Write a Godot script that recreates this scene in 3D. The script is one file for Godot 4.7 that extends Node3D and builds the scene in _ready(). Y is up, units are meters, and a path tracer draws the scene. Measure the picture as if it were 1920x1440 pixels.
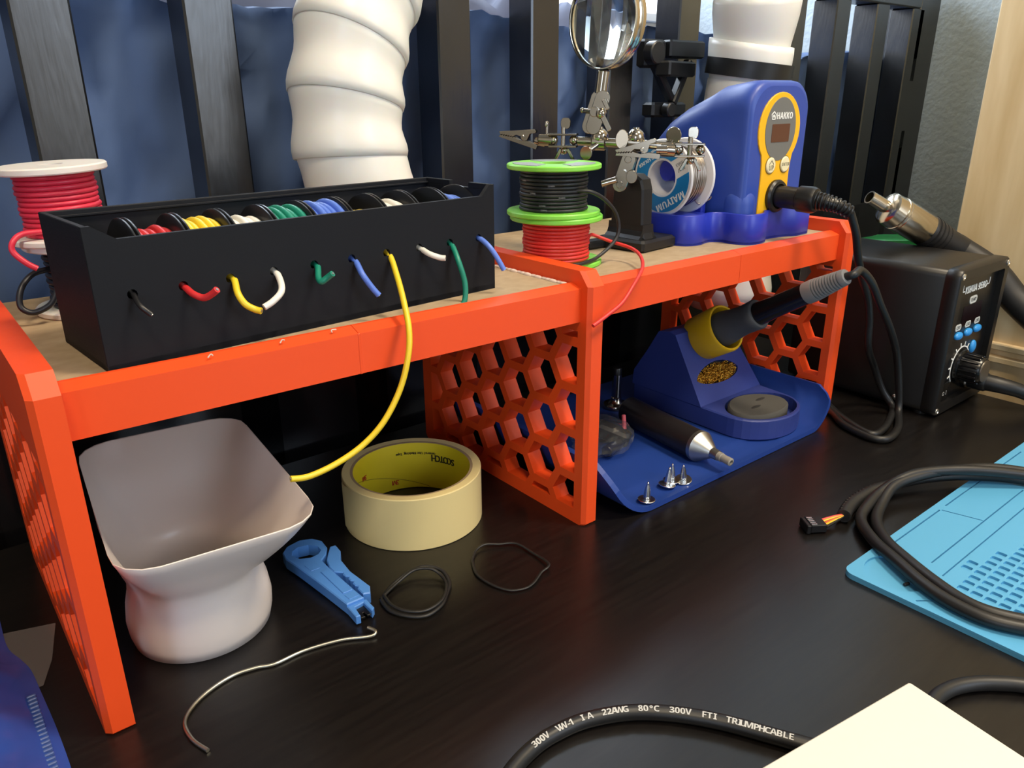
extends Node3D
# All shapes below are written in units of 1.12 mm (the shelf is 150 units high); U turns them into metres.
const U := 0.00112
const FLAT := 0xFFFFFFFF
var spots := {}
var mats := {}
var taken := {}

func V(x: float, y: float, z: float) -> Vector3:
	return Vector3(x, y, z)

class MB:
	var v := PackedVector3Array()
	var g := PackedInt64Array()
	var k := 1
	func grp() -> int:
		k += 1
		return k
	func tri(a: Vector3, b: Vector3, c: Vector3, gr: int = FLAT) -> void:
		v.append(a)
		v.append(c)
		v.append(b)
		g.append(gr)
	func quad(a: Vector3, b: Vector3, c: Vector3, d: Vector3, gr: int = FLAT) -> void:
		tri(a, b, c, gr)
		tri(a, c, d, gr)
	func face(p: PackedVector3Array, gr: int = FLAT) -> void:
		var n := Vector3.ZERO
		for i in p.size():
			var a := p[i]
			var b := p[(i + 1) % p.size()]
			n += Vector3((a.y - b.y) * (a.z + b.z), (a.z - b.z) * (a.x + b.x), (a.x - b.x) * (a.y + b.y))
		n = n.normalized()
		var ax := n.cross(Vector3.RIGHT if absf(n.x) < 0.8 else Vector3.UP).normalized()
		var ay := n.cross(ax)
		var q := PackedVector2Array()
		for w in p:
			q.append(Vector2(w.dot(ax), w.dot(ay)))
		var t := Geometry2D.triangulate_polygon(q)
		for i in range(0, t.size(), 3):
			var a := p[t[i]]
			var b := p[t[i + 1]]
			var c := p[t[i + 2]]
			if (b - a).cross(c - a).dot(n) >= 0.0:
				tri(a, b, c, gr)
			else:
				tri(a, c, b, gr)
	func rings(r: Array, cap0: bool = true, cap1: bool = true, gr: int = -2) -> void:
		var s: int = grp() if gr == -2 else gr
		var n: int = r[0].size()
		for i in r.size() - 1:
			var p: PackedVector3Array = r[i]
			var q: PackedVector3Array = r[i + 1]
			for j in n:
				var j2 := (j + 1) % n
				quad(p[j], p[j2], q[j2], q[j], s)
		if cap0:
			var f := PackedVector3Array(r[0])
			f.reverse()
			face(f)
		if cap1:
			face(PackedVector3Array(r[r.size() - 1]))
	func box(c: Vector3, s: Vector3, bev: float = 0.0, b: Basis = Basis.IDENTITY) -> void:
		var rs := []
		var h := s * 0.5
		var lv := [[-h.y, bev], [h.y, bev]] if bev == 0.0 else [[-h.y, bev], [-h.y + bev, 0.0], [h.y - bev, 0.0], [h.y, bev]]
		for l in lv:
			var x: float = h.x - l[1]
			var z: float = h.z - l[1]
			var e := bev * 0.999
			if bev == 0.0:
				rs.append(PackedVector3Array([c + b * Vector3(x, l[0], z), c + b * Vector3(x, l[0], -z), c + b * Vector3(-x, l[0], -z), c + b * Vector3(-x, l[0], z)]))
			else:
				e = minf(e, minf(x, z) * 0.95)
				rs.append(PackedVector3Array([c + b * Vector3(x - e, l[0], z), c + b * Vector3(x, l[0], z - e), c + b * Vector3(x, l[0], -z + e), c + b * Vector3(x - e, l[0], -z), c + b * Vector3(-x + e, l[0], -z), c + b * Vector3(-x, l[0], -z + e), c + b * Vector3(-x, l[0], z - e), c + b * Vector3(-x + e, l[0], z)]))
		rings(rs, true, true, FLAT)
	# profile of Vector2(radius, height) round the y axis of xf; sharp corners split the shading
	func lathe(xf: Transform3D, prof: Array, n: int = 32, split: float = 0.6) -> void:
		var s := grp()
		var last := Vector2.ZERO
		for i in prof.size() - 1:
			var p: Vector2 = prof[i]
			var q: Vector2 = prof[i + 1]
			if p.is_equal_approx(q):
				continue
			var d := (q - p).normalized()
			if i > 0 and absf(d.angle_to(last)) > split:
				s = grp()
			last = d
			for j in n:
				var a0 := TAU * j / n
				var a1 := TAU * ((j + 1) % n) / n
				var pa := xf * Vector3(p.x * cos(a0), p.y, -p.x * sin(a0))
				var pb := xf * Vector3(p.x * cos(a1), p.y, -p.x * sin(a1))
				var qa := xf * Vector3(q.x * cos(a0), q.y, -q.x * sin(a0))
				var qb := xf * Vector3(q.x * cos(a1), q.y, -q.x * sin(a1))
				if p.x > 0.0001:
					tri(pa, pb, qb, s)
				if q.x > 0.0001:
					tri(pa, qb, qa, s)
	func cyl(a: Vector3, b: Vector3, r: float, r2: float = -1.0, n: int = 20, bev: float = 0.0) -> void:
		var y := (b - a).normalized()
		var x := y.cross(Vector3.UP if absf(y.y) < 0.9 else Vector3.RIGHT).normalized()
		var h := (b - a).length()
		var rr := r if r2 < 0.0 else r2
		var pr := [Vector2(0, 0), Vector2(r, 0), Vector2(rr, h), Vector2(0, h)]
		if bev > 0.0:
			pr = [Vector2(0, 0), Vector2(r - bev, 0), Vector2(r, bev), Vector2(rr, h - bev), Vector2(rr - bev, h), Vector2(0, h)]
		lathe(Transform3D(Basis(x, y, x.cross(y)), a), pr, n)
	func ball(c: Vector3, r: float, sq: Vector3 = Vector3.ONE, n: int = 20) -> void:
		var pr := []
		for i in n / 2 + 1:
			var a := -PI / 2 + PI * i / (n / 2)
			pr.append(Vector2(maxf(r * cos(a), 0.0), r * sin(a)))
		pr[0].x = 0.0
		pr[-1].x = 0.0
		lathe(Transform3D(Basis.from_scale(sq), c), pr, n, 9.0)
	func tube(p: PackedVector3Array, r: float, n: int = 10, r2: float = -1.0, flatness: float = 1.0) -> void:
		var rs := []
		var nn := Vector3.ZERO
		for i in p.size():
			var t := (p[mini(i + 1, p.size() - 1)] - p[maxi(i - 1, 0)]).normalized()
			if i == 0:
				nn = t.cross(Vector3.UP if absf(t.y) < 0.9 else Vector3.RIGHT).normalized()
			nn = (nn - t * nn.dot(t)).normalized()
			var bb := t.cross(nn)
			var ring := PackedVector3Array()
			var rad := r if r2 < 0.0 else lerpf(r, r2, float(i) / (p.size() - 1))
			for j in n:
				var a := TAU * j / n
				ring.append(p[i] + nn * cos(a) * rad + bb * sin(a) * rad * flatness)
			rs.append(ring)
		rings(rs)
	# polygon (counter-clockwise in the x, y plane of xf) pushed out along z, with a bevel on both ends
	func prism(poly: PackedVector2Array, xf: Transform3D, z0: float, z1: float, bev: float = 0.0, smooth: bool = false, hole: PackedVector2Array = PackedVector2Array()) -> void:
		if Geometry2D.is_polygon_clockwise(poly):
			poly = poly.duplicate()
			poly.reverse()
		var n := poly.size()
		var ins := PackedVector2Array()
		for i in n:
			var e0 := (poly[i] - poly[(i + n - 1) % n]).normalized()
			var e1 := (poly[(i + 1) % n] - poly[i]).normalized()
			var m := Vector2(-e0.y - e1.y, e0.x + e1.x)
			var l := m.length()
			m = m / l if l > 0.01 else Vector2(-e0.y, e0.x)
			ins.append(m / maxf(m.dot(Vector2(-e0.y, e0.x)), 0.4))
		var rs := []
		var lv := [[z0, 0.0], [z1, 0.0]] if bev == 0.0 else [[z0, bev], [z0 + bev, 0.0], [z1 - bev, 0.0], [z1, bev]]
		for l in lv:
			var ring := PackedVector3Array()
			for i in n:
				var p: Vector2 = poly[i] + ins[i] * l[1]
				ring.append(xf * Vector3(p.x, p.y, l[0]))
			rs.append(ring)
		var plain := hole.is_empty()
		rings(rs, plain, plain, grp() if smooth else FLAT)
		if not plain:
			if not Geometry2D.is_polygon_clockwise(hole):
				hole = hole.duplicate()
				hole.reverse()
			# bridge the hole to the outline for the two caps
			var bi := 0
			var bj := 0
			var best := 1e9
			for i in n:
				for j in hole.size():
					if poly[i].distance_to(hole[j]) < best:
						best = poly[i].distance_to(hole[j])
						bi = i
						bj = j
			for e in 2:
				var zz: float = lv[-1][0] if e == 1 else lv[0][0]
				var f := PackedVector3Array()
				for i in n + 1:
					var p: Vector2 = poly[(bi + i) % n] + ins[(bi + i) % n] * bev
					f.append(xf * Vector3(p.x, p.y, zz))
				for j in hole.size() + 1:
					var h: Vector2 = hole[(bj + j) % hole.size()]
					f.append(xf * Vector3(h.x, h.y, zz))
				if e == 0:
					f.reverse()
				face(f)
			for j in hole.size():
				var h0: Vector2 = hole[j]
				var h1: Vector2 = hole[(j + 1) % hole.size()]
				quad(xf * Vector3(h0.x, h0.y, z0), xf * Vector3(h1.x, h1.y, z0), xf * Vector3(h1.x, h1.y, z1), xf * Vector3(h0.x, h0.y, z1))

func smooth_path(p: Array, m: int = 8) -> PackedVector3Array:
	var o := PackedVector3Array()
	for i in p.size() - 1:
		var a: Vector3 = p[maxi(i - 1, 0)]
		var b: Vector3 = p[i]
		var c: Vector3 = p[i + 1]
		var d: Vector3 = p[mini(i + 2, p.size() - 1)]
		for j in m:
			o.append(b.cubic_interpolate(c, a, d, float(j) / m))
	o.append(p[-1])
	return o

func rrect(w: float, h: float, r: float, n: int = 5, c: Vector2 = Vector2.ZERO) -> PackedVector2Array:
	var o := PackedVector2Array()
	for q in [[1, 1, 0.0], [-1, 1, PI / 2], [-1, -1, PI], [1, -1, PI * 1.5]]:
		for i in n + 1:
			var a: float = q[2] + PI / 2 * i / n
			o.append(c + Vector2(q[0] * (w / 2 - r) + r * cos(a), q[1] * (h / 2 - r) + r * sin(a)))
	return o

func disc(r: float, n: int = 24, c: Vector2 = Vector2.ZERO, k: float = 1.0) -> PackedVector2Array:
	var o := PackedVector2Array()
	for i in n:
		o.append(c + Vector2(cos(TAU * i / n) * r, sin(TAU * i / n) * r * k))
	return o

func numbered(called: String, parent: Node) -> String:
	var key := str(parent.get_instance_id()) + called
	var i: int = taken.get(key, -1) + 1
	taken[key] = i
	return called if i == 0 else "%s_%03d" % [called, i]

func tag(o: Node, label: String, category: String = "", group: String = "", kind: String = "") -> Node:
	o.set_meta("label", label)
	if category: o.set_meta("category", category)
	if group: o.set_meta("group", group)
	if kind: o.set_meta("kind", kind)
	return o

func thing(called: String, label: String, category: String, at: Vector3, group: String = "") -> Node3D:
	var o := Node3D.new()
	o.name = numbered(called, self)
	add_child(o, true)
	o.position = at * U
	spots[o] = at
	tag(o, label, category, group)
	return o

func obj(called: String, mb: MB, material: Material, parent: Node3D = null) -> MeshInstance3D:
	var base := Vector3.ZERO
	if parent == null:
		var bb := AABB(mb.v[0], Vector3.ZERO)
		for p in mb.v:
			bb = bb.expand(p)
		base = Vector3(bb.get_center().x, bb.position.y, bb.get_center().z)
	else:
		base = spots[parent]
	var st := SurfaceTool.new()
	st.begin(Mesh.PRIMITIVE_TRIANGLES)
	for i in mb.g.size():
		st.set_smooth_group(mb.g[i])
		st.add_vertex((mb.v[i * 3] - base) * U)
		st.add_vertex((mb.v[i * 3 + 1] - base) * U)
		st.add_vertex((mb.v[i * 3 + 2] - base) * U)
	st.generate_normals()
	st.index()
	var o := MeshInstance3D.new()
	o.mesh = st.commit()
	o.material_override = material
	var into: Node = self if parent == null else parent
	o.name = numbered(called, into)
	into.add_child(o, true)
	if parent == null:
		o.position = base * U
	spots[o] = base
	return o

func structure(called: String, mb: MB, material: Material) -> MeshInstance3D:
	var o := obj(called, mb, material)
	o.set_meta("kind", "structure")
	return o

# raised or printed lettering: x to the right, y up, z out of the surface
func lettering(txt: String, h: float, xf: Transform3D, material: Material, parent: Node3D, weight: int = 400, squeeze: float = 1.0, fontname: String = "Droid Sans") -> MeshInstance3D:
	var t := TextMesh.new()
	var f := SystemFont.new()
	f.font_names = PackedStringArray([fontname])
	f.font_weight = weight
	t.font = f
	t.text = txt
	t.font_size = 48
	t.pixel_size = 0.01
	t.depth = 0.012
	t.curve_step = 1.0
	t.material = material
	var o := MeshInstance3D.new()
	o.mesh = t
	o.material_override = material
	o.name = numbered("lettering", parent)
	parent.add_child(o, true)
	o.transform = Transform3D(xf.basis * Basis.from_scale(Vector3(squeeze, 1, 1) * h * U / 0.36), (xf.origin - spots[parent]) * U)
	return o

func frame(o: Vector3, x: Vector3, y: Vector3) -> Transform3D:
	var xx := x.normalized()
	var zz := xx.cross(y).normalized()
	return Transform3D(Basis(xx, zz.cross(xx), zz), o)

func up_frame(o: Vector3, y: Vector3) -> Transform3D:
	var yy := y.normalized()
	var xx := yy.cross(Vector3.BACK if absf(yy.z) < 0.9 else Vector3.RIGHT).normalized()
	return Transform3D(Basis(xx, yy, xx.cross(yy)), o)

func mat(key: String, hex: String, rough: float, metal: float = 0.0, spec: float = 0.5) -> StandardMaterial3D:
	if mats.has(key):
		return mats[key]
	var m := StandardMaterial3D.new()
	m.albedo_color = Color(hex)
	m.roughness = rough
	m.metallic = metal
	m.metallic_specular = spec
	mats[key] = m
	return m

func noise_tex(freq: float, seed_: int, lo: Color, hi: Color, w: int = 512, h: int = 512, oct: int = 4, normal: float = -1.0, type: int = FastNoiseLite.TYPE_SIMPLEX_SMOOTH) -> NoiseTexture2D:
	var n := FastNoiseLite.new()
	n.seed = seed_
	n.noise_type = type
	n.frequency = freq
	n.fractal_octaves = oct
	var t := NoiseTexture2D.new()
	t.width = w
	t.height = h
	t.seamless = true
	t.noise = n
	if normal > 0.0:
		t.as_normal_map = true
		t.bump_strength = normal
	else:
		var gr := Gradient.new()
		gr.set_color(0, lo)
		gr.set_color(1, hi)
		t.color_ramp = gr
	return t

func bumpy(m: StandardMaterial3D, freq: float, seed_: int, strength: float, scale_: Vector3, oct: int = 3) -> void:
	m.normal_enabled = true
	m.normal_texture = noise_tex(freq, seed_, Color.BLACK, Color.WHITE, 512, 512, oct, 6.0)
	m.normal_scale = strength
	m.uv1_triplanar = true
	m.uv1_world_triplanar = true
	m.uv1_scale = scale_

func area(called: String, at: Vector3, look: Vector3, size: Vector2, color: Color, energy: float) -> void:
	var l := AreaLight3D.new()
	l.name = called
	l.area_size = size * U
	l.light_color = color
	l.light_energy = energy
	l.shadow_enabled = true
	l.area_range = 12.0
	add_child(l, true)
	l.look_at_from_position(at * U, look * U, Vector3.UP if absf((look - at).normalized().y) < 0.95 else Vector3.BACK)

func glow(hex: String, e: float) -> StandardMaterial3D:
	var m := StandardMaterial3D.new()
	m.albedo_color = Color(hex)
	m.emission_enabled = true
	m.emission = Color(hex)
	m.emission_energy_multiplier = e
	return m

var orange: StandardMaterial3D
var black_print: StandardMaterial3D
var chrome: StandardMaterial3D
var white_print: StandardMaterial3D
var cable_black: StandardMaterial3D

func _ready() -> void:
	set_view()
	set_light()
	set_materials()
	build_room()
	build_bed()
	build_desk_and_cabinet()
	build_shelf()
	build_wire_box()
	build_pink_stack()
	build_green_stack()
	build_ducts()
	build_funnel()
	build_helping_hand()
	build_station()
	build_solder_spool()
	build_tray()
	build_iron_stand()
	build_tray_things()
	build_hot_air()
	build_cyan_mat()
	build_cables()
	build_desk_things()

func set_view() -> void:
	var c := Camera3D.new()
	c.name = "camera"
	c.fov = rad_to_deg(2.0 * atan(720.0 / 1442.0))
	c.near = 0.01
	c.far = 30.0
	add_child(c)
	var b := Basis(Vector3.UP, -0.6796) * Basis(Vector3.RIGHT, -0.3584) * Basis(Vector3.BACK, -0.0058)
	c.transform = Transform3D(b, V(-277.1, 235.8, 277.8) * U)
	c.current = true

func set_light() -> void:
	var we := WorldEnvironment.new()
	we.name = "environment"
	var e := Environment.new()
	e.background_mode = Environment.BG_COLOR
	e.background_color = Color(0.75, 0.85, 1.0)
	e.ambient_light_source = Environment.AMBIENT_SOURCE_BG
	e.tonemap_mode = Environment.TONE_MAPPER_LINEAR
	e.tonemap_exposure = 1.0
	e.sdfgi_enabled = true
	e.ssao_enabled = true
	e.ssil_enabled = true
	we.environment = e
	add_child(we)
	# daylight through the two windows (cool) and the ceiling lamp (warm)
	area("window_light_front", V(340, 600, 1480), V(200, 300, 0), Vector2(540, 1080), Color(0.80, 0.89, 1.0), 1.15)
	area("window_light_left", V(-1382, 420, 1050), V(-200, 60, -30), Vector2(420, 640), Color(0.78, 0.88, 1.0), 0.8)
	area("window_light_back", V(350, 660, -600), V(340, 560, 0), Vector2(800, 600), Color(0.86, 0.93, 1.0), 1.8)
	area("ceiling_light", V(400, 1470, 520), V(400, 0, 520), Vector2(300, 300), Color(1.0, 0.93, 0.82), 2.6)
	area("ceiling_light", V(-560, 1470, 760), V(-560, 0, 760), Vector2(300, 300), Color(1.0, 0.92, 0.79), 1.7)

func set_materials() -> void:
	orange = mat("orange", "e84c18", 0.45)
	bumpy(orange, 0.03, 3, 0.04, V(6, 90, 6))
	black_print = mat("black print", "17191e", 0.55, 0.0, 0.3)
	bumpy(black_print, 0.03, 5, 0.08, V(4, 120, 4))
	white_print = mat("white print", "eeebe4", 0.33)
	white_print.subsurf_scatter_enabled = true
	white_print.subsurf_scatter_strength = 0.15
	chrome = mat("chrome", "aaa294", 0.16, 1.0)
	cable_black = mat("cable", "161617", 0.45)

# ---------------------------------------------------------------- setting
func build_room() -> void:
	var plaster := mat("plaster", "a09d97", 0.85)
	var grey := mat("grey wall", "b4bfc6", 0.8)
	bumpy(grey, 0.02, 11, 0.5, V(9, 9, 9))
	var m := MB.new()
	m.box(V(-300, -660, 450), V(2400, 20, 2300))
	structure("floor", m, mat("floor", "5a4a3a", 0.5))
	m = MB.new()
	m.box(V(-300, 1510, 450), V(2400, 20, 2300))
	structure("ceiling", m, plaster)
	m = MB.new()
	m.box(V(810, 425, 450), V(20, 2150, 2300))
	structure("wall_right", m, grey)
	m = MB.new()
	for b in [[-700, 830, -650, 1500], [1270, 1600, -650, 1500], [830, 1270, -650, 90], [830, 1270, 750, 1500]]:
		m.box(V(-1410, (b[2] + b[3]) / 2.0, (b[0] + b[1]) / 2.0), V(20, b[3] - b[2], b[1] - b[0]))
	structure("wall_left", m, plaster)
	m = MB.new()
	m.box(V(-1416, 420, 1050), V(4, 660, 440))
	var w := structure("window_3", m, glow("eef5ff", 1.0))
	m = MB.new()
	for z in [838, 1262]:
		m.box(V(-1402, 420, z), V(12, 660, 16), 2)
	for y in [97, 743]:
		m.box(V(-1402, y, 1050), V(12, 14, 440), 2)
	obj("window_frame", m, mat("frame", "e8e8e6", 0.5), w)
	# back wall with the window over the bed
	m = MB.new()
	for b in [[-1400, -90, -650, 1500], [790, 800, -650, 1500], [-90, 790, -650, 345], [-90, 790, 975, 1500]]:
		m.box(V((b[0] + b[1]) / 2.0, (b[2] + b[3]) / 2.0, -630), V(b[1] - b[0], b[3] - b[2], 20))
	structure("wall_back", m, plaster)
	m = MB.new()
	m.box(V(350, 660, -636), V(880, 630, 4))
	w = structure("window_1", m, glow("f4f8ff", 1.3))
	m = MB.new()
	for x in [-85, 350, 785]:
		m.box(V(x, 660, -622), V(16, 630, 12), 2)
	for y in [350, 970]:
		m.box(V(350, y, -622), V(880, 14, 12), 2)
	obj("window_frame", m, mat("frame", "e8e8e6", 0.5), w)
	# front wall behind the camera with a second window
	m = MB.new()
	for b in [[-1400, 60, -650, 1500], [620, 800, -650, 1500], [60, 620, -650, 40], [60, 620, 1160, 1500]]:
		m.box(V((b[0] + b[1]) / 2.0, (b[2] + b[3]) / 2.0, 1510), V(b[1] - b[0], b[3] - b[2], 20))
	structure("wall_front", m, plaster)
	m = MB.new()
	m.box(V(340, 600, 1516), V(560, 1120, 4))
	w = structure("window_2", m, glow("eef5ff", 1.0))
	m = MB.new()
	for x in [68, 612]:
		m.box(V(x, 600, 1502), V(16, 1120, 12), 2)
	for y in [47, 600, 1153]:
		m.box(V(340, y, 1502), V(560, 14, 12), 2)
	obj("window_frame", m, mat("frame", "e8e8e6", 0.5), w)
	for q in [[400, 520, "right hand square ceiling lamp over the desk, outside the picture"], [-560, 760, "left hand square ceiling lamp behind the camera, outside the picture"]]:
		m = MB.new()
		m.box(V(q[0], 1488, q[1]), V(320, 24, 320), 6)
		tag(obj("ceiling_lamp", m, glow("fff0d8", 0.9)), q[2], "lamp")

func build_bed() -> void:
	var wood := mat("black wood", "161617", 0.27, 0.0, 0.85)
	bumpy(wood, 0.02, 21, 0.05, V(20, 2, 20))
	var t := thing("slatted_bed", "black wooden slatted bed rail standing behind the desk", "bed", V(270, -650, -214))
	for k in range(-3, 12):
		var m := MB.new()
		m.box(V(-192 + 84 * k, 15, -214), V(28, 630, 28), 1.2)
		obj("slat", m, wood, t)
	var m2 := MB.new()
	m2.box(V(760, -140, -227), V(50, 1000, 54), 1.5)
	obj("post", m2, wood, t)
	m2 = MB.new()
	m2.box(V(-520, -140, -227), V(54, 1000, 54), 1.5)
	obj("post", m2, wood, t)
	m2 = MB.new()
	m2.box(V(120, -70, -203), V(1226, 360, 6), 1.0)
	obj("lower_panel", m2, mat("gloss panel", "121113", 0.16), t)
	m2 = MB.new()
	m2.box(V(122, 352, -214), V(1230, 44, 28), 1.5)
	obj("top_rail", m2, wood, t)
	m2 = MB.new()
	m2.box(V(122, -330, -214), V(1230, 60, 28), 1.5)
	obj("bottom_rail", m2, wood, t)
	# the blue cover that hangs behind the slats and folds back over the mattress
	var nz := FastNoiseLite.new()
	nz.seed = 7
	nz.frequency = 0.011
	nz.fractal_octaves = 3
	var n2 := FastNoiseLite.new()
	n2.seed = 19
	n2.frequency = 0.03
	var mb := MB.new()
	var nx := 150
	var rows := []
	var top := func(x: float) -> float:
		var b := 293.0 + 5.0 * sin(x * 0.021) + 4.0 * nz.get_noise_2d(x * 3.0, 77.0)
		return b - 16.0 * smoothstep(330.0, 470.0, x)
	for j in 76:
		var row := PackedVector3Array()
		for i in nx + 1:
			var x := -520.0 + 1280.0 * i / nx
			var ty: float = top.call(x)
			var p: Vector3
			if j <= 50:
				var f := j / 50.0
				var y := lerpf(-320.0, ty, f)
				var z := -246.0 + 15.0 * nz.get_noise_2d(x * 1.5, y) + 6.0 * n2.get_noise_2d(x, y * 0.7)
				z += 5.0 * (1.0 - absf(nz.get_noise_2d(x * 0.9 + y * 0.8, 300.0 - y * 0.25)) * 3.0)
				p = V(x, y, minf(z, -229.5))
			else:
				var f2 := (j - 50) / 25.0
				var a := minf(f2 * 4.0, 1.0) * PI / 2
				var z0 := -243.0 - 14.0 * sin(a) - maxf(f2 - 0.25, 0.0) * 420.0
				var yy := ty + 5.0 * (1.0 - cos(a)) * 0.3 + 5.0 * n2.get_noise_2d(x * 0.6, z0) * f2
				p = V(x, yy, z0 + 6.0 * nz.get_noise_2d(x, 295.0) * (1.0 - f2))
			row.append(p)
		rows.append(row)
	var s := mb.grp()
	for j in 75:
		for i in nx:
			mb.quad(rows[j][i], rows[j][i + 1], rows[j + 1][i + 1], rows[j + 1][i], s)
	var cloth := mat("navy cloth", "536a94", 0.8)
	bumpy(cloth, 0.05, 23, 0.12, V(40, 40, 40))
	tag(obj("bed_cover", mb, cloth), "creased navy blue cloth cover hanging behind the black slats", "bed cover")
	# a crumpled lighter quilt lying on the bed
	mb = MB.new()
	rows = []
	for j in 31:
		var row := PackedVector3Array()
		for i in 61:
			var x := -500.0 + 900.0 * i / 60.0
			var f := j / 30.0
			var e := smoothstep(0.0, 0.15, f) * smoothstep(0.0, 0.2, 1.0 - f) * smoothstep(0.0, 0.08, i / 60.0) * smoothstep(0.0, 0.25, 1.0 - i / 60.0)
			row.append(V(x, 288.0 + e * (34.0 + 34.0 * nz.get_noise_2d(x * 1.3, j * 11.0) + 12.0 * n2.get_noise_2d(x, j * 9.0)), -275.0 - 240.0 * f))
		rows.append(row)
	s = mb.grp()
	for j in 30:
		for i in 60:
			mb.quad(rows[j][i], rows[j][i + 1], rows[j + 1][i + 1], rows[j + 1][i], s)
	tag(obj("quilt", mb, mat("quilt", "4d5673", 0.8)), "crumpled grey blue quilt lying on the bed behind the slats", "quilt")

func build_desk_and_cabinet() -> void:
	var dm := mat("desk", "2a2320", 0.33)
	dm.albedo_color = Color.WHITE
	dm.albedo_texture = noise_tex(0.012, 31, Color("0d0b0b"), Color("181513"), 1024, 1024, 5)
	dm.roughness = 0.3
	dm.uv1_triplanar = true
	dm.uv1_world_triplanar = true
	dm.uv1_scale = V(1.1, 6, 16)
	dm.normal_enabled = true
	dm.normal_texture = noise_tex(0.02, 33, Color.BLACK, Color.WHITE, 1024, 1024, 4, 4.0)
	dm.normal_scale = 0.05
	var t := thing("desk", "black brown wood grain desk that everything stands on", "desk", V(-47, -650, 200))
	var m := MB.new()
	m.box(V(-147, -16, 300), V(1106, 32, 982), 1.5)
	obj("desktop", m, dm, t)
	for p in [[-660, -150], [370, -150], [-660, 750], [370, 750]]:
		m = MB.new()
		m.box(V(p[0], -341, p[1]), V(50, 618, 50), 2)
		obj("leg", m, dm, t)
	var ply := mat("plywood", "ffffff", 0.5)
	ply.albedo_texture = noise_tex(0.008, 41, Color("d8b986"), Color("efd5a8"), 512, 512, 4)
	ply.uv1_triplanar = true
	ply.uv1_world_triplanar = true
	ply.uv1_scale = V(2, 1.2, 9)
	t = thing("plywood_cabinet", "pale birch plywood cabinet standing right of the desk beside the black station", "cabinet", V(560, -650, 200))
	m = MB.new()
	m.box(V(469, 175, 235), V(18, 1650, 484), 1.0)
	obj("side_panel", m, ply, t)
	m = MB.new()
	m.box(V(632, 175, 472), V(308, 1650, 10), 1.0)
	m.box(V(632, 175, -3), V(308, 1650, 8), 1.0)
	m.box(V(632, 990, 235), V(308, 16, 480), 1.0)
	obj("carcass", m, ply, t)
	for y in [28.5, 17.0]:
		m = MB.new()
		m.box(V(457, y, 235), V(8, 5.5, 480), 0.8)
		obj("ledge", m, ply, t)
	# green bag behind the hot air station
	m = MB.new()
	var rs := []
	var nz := FastNoiseLite.new()
	nz.seed = 3
	nz.frequency = 0.03
	for j in 14:
		var y := 106.0 * j / 13.0
		var ring := PackedVector3Array()
		var c := rrect(62.0 - 6.0 * j / 13.0, 96.0 - 10.0 * j / 13.0, 8.0, 6)
		for q in c:
			var dd := 1.0 + 0.06 * nz.get_noise_3d(q.x * 2.0, y, q.y * 2.0)
			ring.append(V(484 - q.x * dd, y + (6.0 * nz.get_noise_2d(q.x, q.y) + q.y * 0.12 if j == 13 else 0.0), -60 + q.y * dd))
		rs.append(ring)
	rs.reverse()
	m.rings(rs)
	tag(obj("green_bag", m, mat("green", "1f7a3d", 0.35)), "shiny green bag behind the black hot air station by the grey wall", "bag")

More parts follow.
